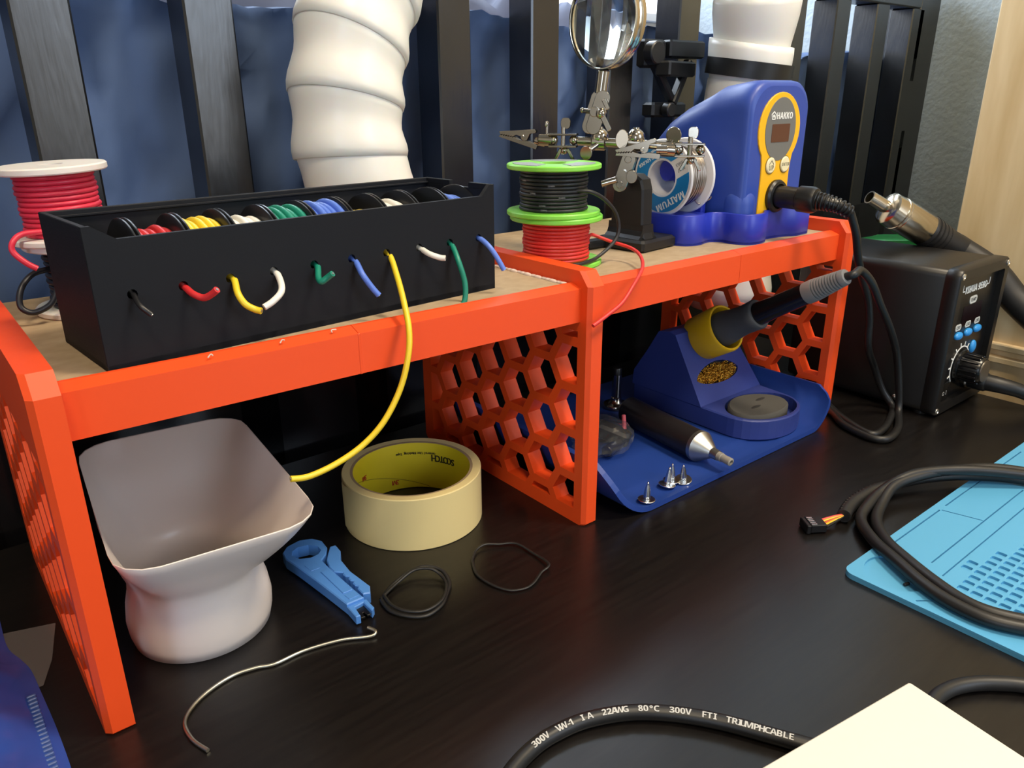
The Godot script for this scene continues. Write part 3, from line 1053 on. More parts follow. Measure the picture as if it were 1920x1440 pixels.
# ---------------------------------------------------------------- helping hand with magnifier
func build_helping_hand() -> void:
	var hs := 0.9545
	var o := V(100.0, 141.5, -52.3)
	var r := V(0.6, 0, 0.8)
	var f := V(-0.8, 0, 0.6)
	var h := func(a: float, y: float, w: float = 0.0) -> Vector3: return o + (r * a + Vector3.UP * y + f * w) * hs
	var t := thing("helping_hand", "chrome helping hand with two clips and a magnifier on a black pedestal", "helping hand", V(105, 141.5, -66))
	var iron := mat("pedestal", "131315", 0.45)
	var m := MB.new()
	m.box(V(109, 145.3, -68), V(38, 7.6, 38), 1.6, Basis(Vector3.UP, 0.12))
	m.box(V(84, 144.5, -82), V(20, 5, 10), 1.2)
	obj("foot", m, iron, t)
	m = MB.new()
	var pts := PackedVector2Array([Vector2(-86, 149), Vector2(-52.5, 149), Vector2(-54.5, 154), Vector2(-55.5, 180), Vector2(-57.5, 186), Vector2(-63, 189), Vector2(-75, 189), Vector2(-81, 184), Vector2(-83, 156)])
	m.prism(pts, Transform3D(Basis(V(0, 0, 1), V(0, 1, 0), V(-1, 0, 0)), V(104, 0, 0)), -5.0, 5.0, 1.2)
	var flare := []
	for q in [[148.8, 9.0], [151, 6.4], [154, 5.2], [158, 4.9]]:
		flare.append(PackedVector3Array([V(104 + q[1], q[0], -54), V(104 + q[1], q[0], -84), V(104 - q[1], q[0], -84), V(104 - q[1], q[0], -54)]))
	m.rings(flare, true, true, FLAT)
	obj("post", m, iron, t)
	# hinge plates from the post up to the rod
	m = MB.new()
	for w in [5.0, -4.0]:
		var pl := PackedVector2Array()
		var a0 := Vector2(-18.0, 44.0)
		var a1 := Vector2(-13.0, 60.0)
		var dr := (a1 - a0).normalized()
		for i in 13:
			pl.append(a0 + dr.rotated(PI / 2 + PI * i / 12) * 4.6)
		for i in 13:
			pl.append(a1 + dr.rotated(-PI / 2 + PI * i / 12) * 4.6)
		m.prism(pl, Transform3D(Basis(r * hs, Vector3.UP * hs, -f * hs * -1.0), h.call(0, 0, w)), -0.8, 0.8, 0.3)
	obj("hinge_plate", m, chrome, t)
	m = MB.new()
	for q in [[-18.0, 44.0], [-13.2, 60.0]]:
		m.ball(h.call(q[0], q[1], 0.5), 3.7)
		m.cyl(h.call(q[0], q[1], 5.5), h.call(q[0], q[1], 6.6), 2.2, -1.0, 16, 0.3)
	m.cyl(h.call(-15.6, 52, -7), h.call(-15.6, 52, 9), 1.5, -1.0, 12)
	m.cyl(h.call(-13.0, 60, 0), h.call(-12.5, 70, 0), 2.6, 2.0, 16)
	obj("ball_joint", m, chrome, t)
	m = MB.new()
	m.cyl(h.call(-29.5, 44.5, 9), h.call(-20, 47.5, 8), 2.0, -1.0, 14, 0.3)
	m.prism(disc(3.6, 20, Vector2.ZERO, 1.2), Transform3D(Basis(r * hs, Vector3.UP * hs, f * hs), h.call(-10.2, 49.5, 8)), -1.0, 1.0, 0.3, true)
	obj("thumb_screw", m, chrome, t)
	# the rod with its two sliding joints
	m = MB.new()
	m.cyl(h.call(-47.5, 70.8), h.call(20.0, 68.2), 2.7, -1.0, 20, 0.4)
	obj("rod", m, chrome, t)
	for q in [[-33.0, 70.4, -0.25], [-9.5, 70.0, 0.3]]:
		m = MB.new()
		var c: Vector3 = h.call(q[0], q[1])
		m.cyl(c - r * 5.0 * hs, c + r * 4.5 * hs, 5.2, -1.0, 24, 0.8)
		m.ball(c + V(0, 3.0, 0), 5.6)
		m.cyl(c, c + V(0, 9, 0), 2.6, 2.2, 16)
		obj("rod_joint", m, chrome, t)
	m = MB.new()
	m.cyl(h.call(-34, 69, 4), h.call(-39, 65, 9), 1.8, -1.0, 12)
	m.prism(disc(4.4, 22), Transform3D(Basis((r * 0.9 + f * 0.3).normalized() * hs, Vector3.UP * hs, f * hs), h.call(-40, 64, 10)), -1.0, 1.0, 0.3, true)
	m.prism(disc(4.6, 22, Vector2.ZERO, 1.3), Transform3D(Basis((r * 0.8 - f * 0.5).normalized() * hs, Vector3.UP * hs, f * hs), h.call(-17.5, 72.5, 7)), -1.0, 1.0, 0.3, true)
	obj("thumb_screw", m, chrome, t)
	# swivel blocks at both ends: two plates, balls and wing nuts
	for e in [[-1.0, -57.0, 71.3], [1.0, 25.0, 66.0]]:
		m = MB.new()
		var s: float = e[0]
		for y in [3.6, -3.8]:
			var c: Vector3 = h.call(e[1], e[2] + y, 0)
			m.box(c, V(19, 1.3, 8.5) * hs, 0.4, Basis(r, Vector3.UP, -r.cross(Vector3.UP) * -1.0))
		obj("swivel_plate", m, chrome, t)
		m = MB.new()
		m.ball(h.call(e[1] - s * 7.0, e[2]), 3.0)
		m.ball(h.call(e[1] + s * 6.5, e[2]), 3.0)
		m.cyl(h.call(e[1], e[2] - 9, 0), h.call(e[1], e[2] + 8, 0), 1.5, -1.0, 12)
		obj("ball_joint", m, chrome, t)
		m = MB.new()
		m.prism(rrect(6.4, 7.0, 2.4), Transform3D(Basis(r * hs, Vector3.UP * hs, f * hs), h.call(e[1] + 1.5, e[2] + 10.5)), -0.9, 0.9, 0.3)
		for w in [-1.0, 1.0]:
			m.box(h.call(e[1] + 1.0 + w * 4.2, e[2] - 9.0, 1), V(2.2, 8.5, 1.6) * hs, 0.4, Basis(f, w * 0.5) * Basis(r, Vector3.UP, f))
		m.ball(h.call(e[1] + 1.0, e[2] - 6.5, 0), 2.4)
		obj("wing_nut", m, chrome, t)
		# the socket that carries the clip
		m = MB.new()
		var a: Vector3 = h.call(e[1] - 11.0, e[2]) if s < 0 else h.call(e[1] - 12.5, e[2])
		m.cyl(a - r * 5.5 * hs, a + r * 4.0 * hs, 3.7 if s < 0 else 4.4, -1.0, 20, 0.5)
		if s < 0:
			m.cyl(a + V(0, 2, 0), a + V(0, 9, 0), 0.9, -1.0, 10)
			m.ball(a + V(0, 9.4, 0), 1.6, V(1, 1.3, 0.6))
		else:
			m.prism(disc(5.2, 22), Transform3D(Basis((r * 0.9 + f * 0.3).normalized() * hs, Vector3.UP * hs, f * hs), a + V(3, 8.4, 0) + f * 3.0), -1.0, 1.0, 0.3, true)
			m.cyl(a + V(0, 2, 0), a + V(2, 6, 0) + f * 2.0, 1.5, -1.0, 10)
		obj("clip_socket", m, chrome, t)
	# the crocodile clips
	for e in [[-100.0, 75.0, -74.0, 70.5, 0.0], [-21.3, 64.2, 6.5, 66.0, 6.0]]:
		m = MB.new()
		var tip := Vector2(e[0], e[1])
		var bas := Vector2(e[2], e[3])
		var d := (bas - tip).normalized()
		var up := Vector2(-d.y, d.x)
		var ln := tip.distance_to(bas)
		var low := PackedVector2Array()
		var upj := PackedVector2Array()
		var k := ln / 28.0
		for q in [[0.0, -1.7], [28.0, -5.4], [28.6, -2.4], [21.0, -1.0], [16.0, -1.6], [11.0, 0.2]]:
			low.append(tip + (d * q[0] + up * q[1]) * k)
		for i in 6:
			low.append(tip + (d * (10.2 - 1.7 * i) + up * -0.5) * k)
			low.append(tip + (d * (9.35 - 1.7 * i) + up * 0.15) * k)
		for q in [[0.0, 1.9], [12.0, 4.6], [25.0, 7.6], [26.2, 6.6], [25.6, 5.2], [22.0, 4.2], [20.6, -0.4], [18.6, -1.4], [16.8, -0.6], [15.6, 1.4], [12.4, 1.8], [10.6, 0.6]]:
			upj.append(tip + (d * q[0] + up * q[1]) * k)
		for i in 6:
			upj.append(tip + (d * (9.9 - 1.7 * i) + up * 0.0) * k)
			upj.append(tip + (d * (9.0 - 1.7 * i) + up * 0.65) * k)
		var xf := Transform3D(Basis(r * hs, Vector3.UP * hs, f * hs), h.call(0, 0, e[4]))
		m.prism(low, xf, -3.0, 3.0, 0.12)
		obj("lower_jaw", m, chrome, t)
		m = MB.new()
		m.prism(upj, xf, -2.4, 3.4, 0.12)
		obj("upper_jaw", m, chrome, t)
		m = MB.new()
		var pv := tip + (d * 17.2 + up * 1.2) * k
		m.cyl(xf * V(pv.x, pv.y, -4.0), xf * V(pv.x, pv.y, 4.0), 1.3, -1.0, 14, 0.3)
		m.cyl(xf * V(bas.x - d.x * 2.0, bas.y, 0), xf * V(bas.x + d.x * 5.0, bas.y + d.y * 5.0, 0), 2.6, -1.0, 16)
		obj("pivot", m, chrome, t)
	# magnifier on its own hinge
	m = MB.new()
	for w in [4.6, -3.6]:
		var pl := PackedVector2Array()
		var a0 := Vector2(-37.5, 80.0)
		var a1 := Vector2(-32.2, 97.0)
		var dr := (a1 - a0).normalized()
		for i in 13:
			pl.append(a0 + dr.rotated(PI / 2 + PI * i / 12) * 4.8)
		for i in 13:
			pl.append(a1 + dr.rotated(-PI / 2 + PI * i / 12) * 4.8)
		m.prism(pl, Transform3D(Basis(r * hs, Vector3.UP * hs, f * hs), h.call(1.0 if w > 0 else -3.0, 0, w)), -0.8, 0.8, 0.3)
	obj("hinge_plate", m, chrome, t)
	m = MB.new()
	m.ball(h.call(-37, 80, 0), 3.8)
	m.ball(h.call(-32.5, 97, 0), 3.8)
	m.cyl(h.call(-44.5, 89.5, -3), h.call(-29, 88.5, 8), 1.5, -1.0, 12)
	m.cyl(h.call(-36.5, 80, 0), h.call(-33.5, 71, 0), 2.6, -1.0, 16)
	m.cyl(h.call(-36, 89, 5.6), h.call(-36, 89, 7.4), 3.0, -1.0, 16, 0.4)
	obj("ball_joint", m, chrome, t)
	m = MB.new()
	m.box(h.call(-28.5, 93.5, 9), V(2.6, 7, 1.8) * hs, 0.4, Basis(f, 0.5) * Basis(r, Vector3.UP, f))
	m.box(h.call(-28.2, 82.5, 9), V(3.4, 11, 2.0) * hs, 0.5, Basis(f, 0.5) * Basis(r, Vector3.UP, f))
	m.ball(h.call(-31.5, 88.0, 8), 3.2)
	m.ball(h.call(-45.2, 89.8, -3), 1.7)
	obj("wing_nut", m, chrome, t)
	m = MB.new()
	m.cyl(h.call(-33.0, 100, 0), h.call(-32.0, 113.5, 0), 4.1, -1.0, 22, 0.5)
	obj("lens_neck", m, chrome, t)
	var ln2 := (f * cos(0.62) - r * sin(0.62)).normalized()
	var lc: Vector3 = h.call(-31.2, 142.6, 0)
	var lx := Transform3D(Basis(Vector3.UP.cross(ln2).normalized(), ln2, Vector3.UP.cross(ln2).normalized().cross(ln2)), lc)
	m = MB.new()
	var R := 27.2
	m.lathe(lx, [Vector2(R - 0.9, 3.0), Vector2(R - 0.7, 4.2), Vector2(R, 4.2), Vector2(R + 0.3, 2.6), Vector2(R, 1.4), Vector2(R + 0.4, 0.4), Vector2(R, -0.8), Vector2(R + 0.3, -2.0), Vector2(R, -4.2), Vector2(R - 0.7, -4.2), Vector2(R - 0.9, -3.0), Vector2(R - 0.9, 3.0)].slice(0) , 72, 0.5)
	var rv := m.v
	obj("lens_ring", m, mat("lens ring", "d2c8b6", 0.14, 1.0), t)
	m = MB.new()
	var pr := []
	for i in 13:
		var x := (R - 1.0) * i / 12.0
		pr.append(Vector2(x, -6.3 + 4.3 * (x / R) * (x / R)))
	for i in range(12, -1, -1):
		var x := (R - 1.0) * i / 12.0
		pr.append(Vector2(x, 6.3 - 4.3 * (x / R) * (x / R)))
	m.lathe(lx, pr, 72, 0.6)
	var gl := StandardMaterial3D.new()
	gl.albedo_color = Color(0.97, 0.99, 0.98, 0.0)
	gl.refraction_enabled = true
	gl.refraction_scale = 0.05
	gl.roughness = 0.0
	obj("lens", m, gl, t)

# ---------------------------------------------------------------- blue soldering station in its printed holder
func build_station() -> void:
	var blue := mat("station blue", "2c48a0", 0.42)
	bumpy(blue, 0.06, 61, 0.06, V(40, 40, 40))
	var x0 := 168.8
	var x1 := 238.4
	var cx := 203.6
	var zf := -30.3
	var zb := -114.0
	var t := thing("soldering_station", "blue and yellow digital soldering station with HAKKO on its grey dial plate", "soldering station", V(cx, 143, -72))
	# body: arched cross-section from front to back, the roof falls towards the back
	var rs := []
	var prof := [[zb, 205.0, 3.5], [zb + 1.5, 208.5, 1.2], [zb + 5.0, 213.0, 0.4], [zb + 12, 220.0, 0.0], [zb + 25, 228.0, 0.0], [zb + 45, 237.0, 0.0], [zf - 30, 241.5, 0.0], [zf - 12, 244.3, 0.0], [zf - 6.0, 244.6, 0.0], [zf - 2.5, 244.0, 0.8], [zf - 0.8, 242.8, 2.0], [zf, 241.0, 3.8]]
	for q in prof:
		var ring := PackedVector3Array()
		var ins: float = q[2]
		var a := x0 + ins
		var b := x1 - ins
		var rad := 19.0
		ring.append(V(a - 1.2, 144.5, q[0]))
		ring.append(V(a - 1.0, 166.0, q[0]))
		ring.append(V(a, 174.0, q[0]))
		for i in 9:
			var an := PI - PI / 2 * i / 8
			ring.append(V(a + rad + rad * cos(an), q[1] - rad + rad * sin(an), q[0]))
		for i in 9:
			var an := PI / 2 - PI / 2 * i / 8
			ring.append(V(b - rad + rad * cos(an), q[1] - rad + rad * sin(an), q[0]))
		ring.append(V(b, 174.0, q[0]))
		ring.append(V(b + 1.0, 166.0, q[0]))
		ring.append(V(b + 1.2, 144.5, q[0]))
		ring.reverse()
		rs.append(ring)
	var m := MB.new()
	m.rings(rs, true, true)
	obj("body", m, blue, t)
	for x in [x0 + 8.6, x1 - 8.6]:
		m = MB.new()
		m.lathe(Transform3D(Basis.IDENTITY, V(x, 144.5, zf - 8.4)), [Vector2(0, 0), Vector2(11.0, 0), Vector2(10.8, 22), Vector2(10.2, 26.5), Vector2(8.4, 29.5), Vector2(5.0, 31.0), Vector2(0, 31.4)], 32, 1.2)
		obj("corner_foot", m, blue, t)
	for i in 5:
		m = MB.new()
		var z := zb + 34.0 + i * 5.0
		m.box(V(x0 + 6.5, 226.0 + i * 1.8, z), V(1.0, 7.0, 1.4), 0.3, Basis(Vector3.BACK, -0.75))
		obj("vent_rib", m, blue, t)
	# yellow face plate: a round head on a narrower neck
	var fx := Transform3D(Basis.IDENTITY, V(202.5, 0, zf))
	var yp := PackedVector2Array()
	var yc := 213.5
	for i in 27:
		var an := -0.72 + (PI + 1.44) * i / 26
		yp.append(Vector2(23.8 * cos(an), yc + 23.8 * sin(an)))
	for q in [[-16.8, 192.5], [-16.2, 186.0], [-16.4, 158.5], [16.4, 158.5], [16.2, 186.0], [16.8, 192.5]]:
		yp.append(Vector2(q[0], q[1]))
	m = MB.new()
	m.prism(yp, fx, -1.0, 1.0, 0.3)
	obj("face_plate", m, mat("station yellow", "f4b81c", 0.4), t)
	m = MB.new()
	m.prism(disc(17.4, 48, Vector2(0.5, 214.0), 1.16), fx, 0.9, 1.3, 0.1)
	obj("dial_plate", m, mat("dial grey", "6d6e6c", 0.45), t)
	m = MB.new()
	m.prism(rrect(20.5, 11.5, 0.5, 2, Vector2(0.5, 211.6)), fx, 1.2, 1.5)
	obj("display", m, mat("display", "5a3628", 0.25), t)
	var ink := mat("print white", "f2f2ee", 0.5)
	m = MB.new()
	var pent := PackedVector2Array()
	var pin := PackedVector2Array()
	for i in 5:
		pent.append(Vector2(-9.3, 222.6) + Vector2.from_angle(PI / 2 + TAU * i / 5) * 3.0)
		pin.append(Vector2(-9.3, 222.6) + Vector2.from_angle(PI / 2 + TAU * i / 5) * 2.2)
	m.prism(pent, fx, 1.25, 1.5, 0.0, false, pin)
	m.prism(disc(1.0, 10, Vector2(-9.3, 222.4)), fx, 1.25, 1.5)
	obj("emblem", m, ink, t)
	lettering("HAKKO", 4.3, Transform3D(Basis.IDENTITY, V(205.8, 222.5, zf + 1.4)), ink, t, 800, 0.98)
	for q in [[-7.0, 191.0, "UP"], [9.8, 191.0, "ENTER"]]:
		m = MB.new()
		m.lathe(Transform3D(Basis(V(1, 0, 0), V(0, 0, 1), V(0, -1, 0)), V(202.5 + q[0], q[1], zf)), [Vector2(5.2, 0.9), Vector2(5.2, 1.5), Vector2(4.6, 2.0), Vector2(0, 2.0)], 28)
		var b := obj("button", m, mat("button cream", "e9dfb8", 0.4), t)
		m = MB.new()
		m.lathe(Transform3D(Basis(V(1, 0, 0), V(0, 0, 1), V(0, -1, 0)), V(202.5 + q[0], q[1], zf)), [Vector2(5.2, 0.9), Vector2(5.9, 0.9), Vector2(5.9, 1.2), Vector2(5.2, 1.3)], 28)
		obj("button_rim", m, mat("button rim", "8a6a1a", 0.5), b)
		lettering(q[2], 3.4 if q[2] == "UP" else 2.2, Transform3D(Basis.IDENTITY, V(202.5 + q[0], q[1] - (1.6 if q[2] == "UP" else 0.0), zf + 2.05)), mat("ink brown", "7a745c", 0.6), b, 700)
		if q[2] == "UP":
			m = MB.new()
			m.prism(PackedVector2Array([Vector2(-2.6, 0), Vector2(0, 2.6), Vector2(2.6, 0), Vector2(2.6, -0.8), Vector2(0, 1.7), Vector2(-2.6, -0.8)]), Transform3D(Basis.IDENTITY, V(202.5 + q[0], q[1] + 1.0, zf)), 2.0, 2.1)
			obj("arrow_mark", m, mat("ink brown", "7a745c", 0.6), b)
	m = MB.new()
	m.lathe(Transform3D(Basis(V(1, 0, 0), V(0, 0, 1), V(0, -1, 0)), V(204.5, 170.2, zf)), [Vector2(11, 0), Vector2(11.2, 3.0), Vector2(10.2, 4.6), Vector2(8.4, 5.0), Vector2(8.0, 1.0)], 36)
	obj("socket", m, mat("socket black", "111112", 0.35), t)
	# printed holder: a rounded tray with bumps at its corners and a peg for the solder spool
	var hold := mat("holder blue", "2434ab", 0.38)
	bumpy(hold, 0.03, 63, 0.05, V(4, 90, 4))
	t = thing("printed_holder", "bright blue printed holder tray under the soldering station", "holder", V(195, 141.5, -72))
	var pts := []
	for q in [[240.5, -22.2], [225, -21.5], [214, -25.5], [196, -27.0], [188, -22.0], [178, -19.5], [168, -22.0], [163.5, -31], [164, -40], [159, -45], [153, -45], [146, -43], [137, -44], [131, -50], [130, -62], [131, -88], [140, -94], [158, -96], [163, -112], [172, -122], [205, -122], [235, -122], [243, -114], [244, -70], [243.5, -32]]:
		pts.append(V(q[0], q[1], 0))
	pts.append(pts[0])
	var sm := smooth_path(pts, 5)
	var poly := PackedVector2Array()
	for i in sm.size() - 1:
		poly.append(Vector2(sm[i].x, -sm[i].y))
	var hx := Transform3D(Basis(V(1, 0, 0), V(0, 0, -1), V(0, 1, 0)), V(0, 141.5, 0))
	m = MB.new()
	m.prism(poly, hx, 0, 2.2, 0.3, true)
	var wallpts := PackedVector2Array()
	for q in Geometry2D.offset_polygon(poly, -2.4)[0]:
		wallpts.append(q)
	m.prism(poly, hx, 0.3, 20.0, 0.4, true, wallpts)
	obj("tray_wall", m, hold, t)
	m = MB.new()
	m.prism(PackedVector2Array([Vector2(132.5, 49), Vector2(158, 49), Vector2(162, 60), Vector2(162, 92), Vector2(133, 92)]), hx, 2.0, 19.0, 0.3)
	obj("spool_deck", m, hold, t)
	m = MB.new()
	m.box(V(161.5, 174, -68), V(4.5, 34, 26), 1.0)
	obj("peg_bracket", m, hold, t)
	m = MB.new()
	var pg := PackedVector2Array()
	for i in 20:
		var an := TAU * i / 20
		pg.append(Vector2(6.2 * cos(an) - 1.5, 7.0 * sin(an)))
	m.prism(pg, Transform3D(Basis(V(0, 0, 1), V(0, 1, 0), V(-1, 0, 0)), V(160, 188.4, -69)), 0.0, 22.0, 0.8, true)
	obj("spool_peg", m, hold, t)

func build_solder_spool() -> void:
	var t := thing("solder_spool", "white spool of solder with a blue and white label hung on the blue holder", "solder spool", V(145, 160, -68.5))
	var wp := mat("spool plastic", "e3e4e8", 0.35)
	var c := V(132.0, 184.4, -68.5)
	# spool axis along x; local frame: x towards the viewer's right on the face, y up
	var ax := Transform3D(Basis(V(0, 1, 0), V(1, 0, 0), V(0, 0, -1)), c)
	for h in [[0.0, 2.0], [22.6, 24.6]]:
		var m := MB.new()
		flange(m, ax, 24.8, h[0], h[1], 11.2)
		obj("flange", m, wp, t)
	var m2 := MB.new()
	m2.lathe(ax, [Vector2(11.2, 0.2), Vector2(13.0, 2.0), Vector2(13.0, 22.6), Vector2(11.2, 24.4), Vector2(11.2, 0.2)], 48)
	obj("hub", m2, wp, t)
	m2 = MB.new()
	coil(m2, ax, 19.0, 2.0, 19, 0.54, 0.0)
	obj("solder_winding", m2, mat("solder", "b4aaa0", 0.3, 1.0), t)
	m2 = MB.new()
	for k in 3:
		var pth := []
		for i in 13:
			var an := -1.4 + 2.9 * i / 12.0
			pth.append(c + V(9.0 + k * 3.6 + i * (0.5 - 0.35 * k), 20.2 * sin(an), 20.2 * cos(an)))
		m2.tube(smooth_path(pth, 3), 0.55, 6)
	m2.tube(smooth_path([c + V(19, -15, 13.5), c + V(22.3, -17.5, 14.5), c + V(25.2, -14.2, 20.6), c + V(25.4, -12.2, 21.6)], 5), 0.55, 6)
	obj("loose_solder", m2, mat("solder", "b4aaa0", 0.3, 1.0), t)
	# printed ring label on the face: white with two blue bands
	var fx := Transform3D(Basis(V(0, 0, 1), V(0, 1, 0), V(-1, 0, 0)), c)
	m2 = MB.new()
	m2.prism(disc(22.6, 64), fx, 0.0, 0.18, 0.0, true, disc(12.0, 48))
	var label := obj("label", m2, mat("label white", "dcdcdc", 0.45), t)
	var ring := disc(22.6, 64)
	var band := MB.new()
	var tilt := 0.5
	for s in [1.0, -1.0]:
		var half := PackedVector2Array()
		for q in [[-30.0, 6.0], [30.0, 6.0], [30.0, 40.0], [-30.0, 40.0]]:
			half.append(Vector2(q[0], q[1] * s).rotated(tilt))
		if Geometry2D.is_polygon_clockwise(half):
			half.reverse()
		for part in Geometry2D.intersect_polygons(ring, half):
			for side in 2:
				var cutter := PackedVector2Array()
				for q in [[0.0, -40.0], [40.0, -40.0], [40.0, 40.0], [0.0, 40.0]]:
					cutter.append(Vector2(q[0] * (1 if side == 0 else -1), q[1]).rotated(tilt))
				if Geometry2D.is_polygon_clockwise(cutter):
					cutter.reverse()
				for p2 in Geometry2D.intersect_polygons(part, cutter):
					for p3 in Geometry2D.clip_polygons(p2, disc(12.6, 48)):
						band.prism(p3, fx, 0.1, 0.3)
	obj("label_band", band, mat("label blue", "1b7fc0", 0.4), label)
	var wi := mat("print white", "f2f2ee", 0.5)
	var bi := mat("label ink", "55565a", 0.6)
	var put := func(txt: String, h: float, at: Vector2, m: Material, wgt: int) -> void:
		var q := at.rotated(tilt)
		var bx := Basis(V(0, 0, 1), V(0, 1, 0), V(-1, 0, 0)) * Basis(V(0, 0, 1), PI + tilt)
		lettering(txt, h, Transform3D(bx, fx * V(q.x, q.y, 0.32)), m, label, wgt)
	put.call("MAIYUM", 4.7, Vector2(0, -17.0), wi, 800)
	put.call("ROSIN CORE SOLDER", 2.3, Vector2(0, 15.0), wi, 700)
	put.call("0.8mm 50g", 1.9, Vector2(0, 18.6), wi, 700)
	put.call("Sn63", 2.2, Vector2(17.0, 1.8), bi, 400)
	put.call("Pb37", 2.2, Vector2(17.0, -1.8), bi, 400)
	put.call("No.", 2.0, Vector2(-17.0, 3.4), bi, 700)
	put.call("1.0mm", 2.0, Vector2(-17.0, 0.4), bi, 400)
	put.call("Flux 2%", 1.6, Vector2(-17.0, -2.8), bi, 400)

# ---------------------------------------------------------------- blue silicone tray mat and what stands on it
func tray_y(s: float) -> Vector2:
	# cross-section of the curled mat: flat in the middle, curling up against both side panels
	if s < 46.0:
		var f := (46.0 - s) / 46.0
		return Vector2(46.0 - 33.0 * sin(f * 1.25) / sin(1.25), 0.4 + 36.0 * pow(f, 2.1))
	if s > 226.0:
		var f := (s - 226.0) / 40.0
		return Vector2(226.0 + 29.0 * sin(f * 1.3) / sin(1.3), 0.4 + 28.0 * pow(f, 1.8))
	return Vector2(s, 0.4)

func build_tray() -> void:
	var bm := mat("silicone blue", "193a88", 0.5)
	var t := thing("silicone_tray", "dark blue silicone work tray with curled up sides in the right bay", "tray mat", V(135, 0, -65))
	var m := MB.new()
	var up := []
	var dn := []
	for i in 67:
		var s := 4.0 * i + 1.0
		var p := tray_y(s)
		var q := tray_y(s + 0.5)
		var nrm := Vector2(-(q.y - p.y), q.x - p.x).normalized()
		var corner := 0.0
		if s < 14.0: corner = pow((14.0 - s) / 14.0, 2.0) * 14.0
		if s > 254.0: corner = pow((s - 254.0) / 12.0, 2.0) * 14.0
		var zf := 12.5 - corner
		if s > 226.0: zf -= 4.0 * (s - 226.0) / 40.0
		if s < 46.0: zf -= 9.0 * pow((46.0 - s) / 46.0, 1.5)
		var zb := -156.0 + corner
		var a := PackedVector3Array()
		var b := PackedVector3Array()
		for j in 45:
			var z := lerpf(zf, zb, j / 44.0)
			# a raised margin and a shallow step round the work area
			var e := 0.0
			var edge := minf(zf - z, minf(s - 1.0, 266.0 - s))
			if edge < 3.0: e = 0.9
			if z > zf - 22.0 and z < zf - 6.0 and s > 30.0 and s < 100.0: e = -0.7
			if z > zf - 22.0 and z < zf - 6.0 and s > 118.0 and s < 190.0: e = -0.7
			if s > 236.0 and s < 258.0 and fposmod(z + 20.0, 46.0) > 6.0 and z < zf - 6.0: e = -0.8
			a.append(V(p.x + nrm.x * (2.6 + e), p.y + nrm.y * (2.6 + e), z))
			b.append(V(p.x, p.y, z))
		up.append(a)
		dn.append(b)
	var g := m.grp()
	var g2 := m.grp()
	for i in 66:
		for j in 44:
			m.quad(up[i][j], up[i + 1][j], up[i + 1][j + 1], up[i][j + 1], g)
			m.quad(dn[i][j + 1], dn[i + 1][j + 1], dn[i + 1][j], dn[i][j], g2)
		m.quad(dn[i][0], dn[i + 1][0], up[i + 1][0], up[i][0])
		m.quad(up[i][44], up[i + 1][44], dn[i + 1][44], dn[i][44])
	for j in 44:
		m.quad(dn[0][j + 1], dn[0][j], up[0][j], up[0][j + 1])
		m.quad(up[66][j + 1], up[66][j], dn[66][j], dn[66][j + 1])
	obj("mat_sheet", m, bm, t)

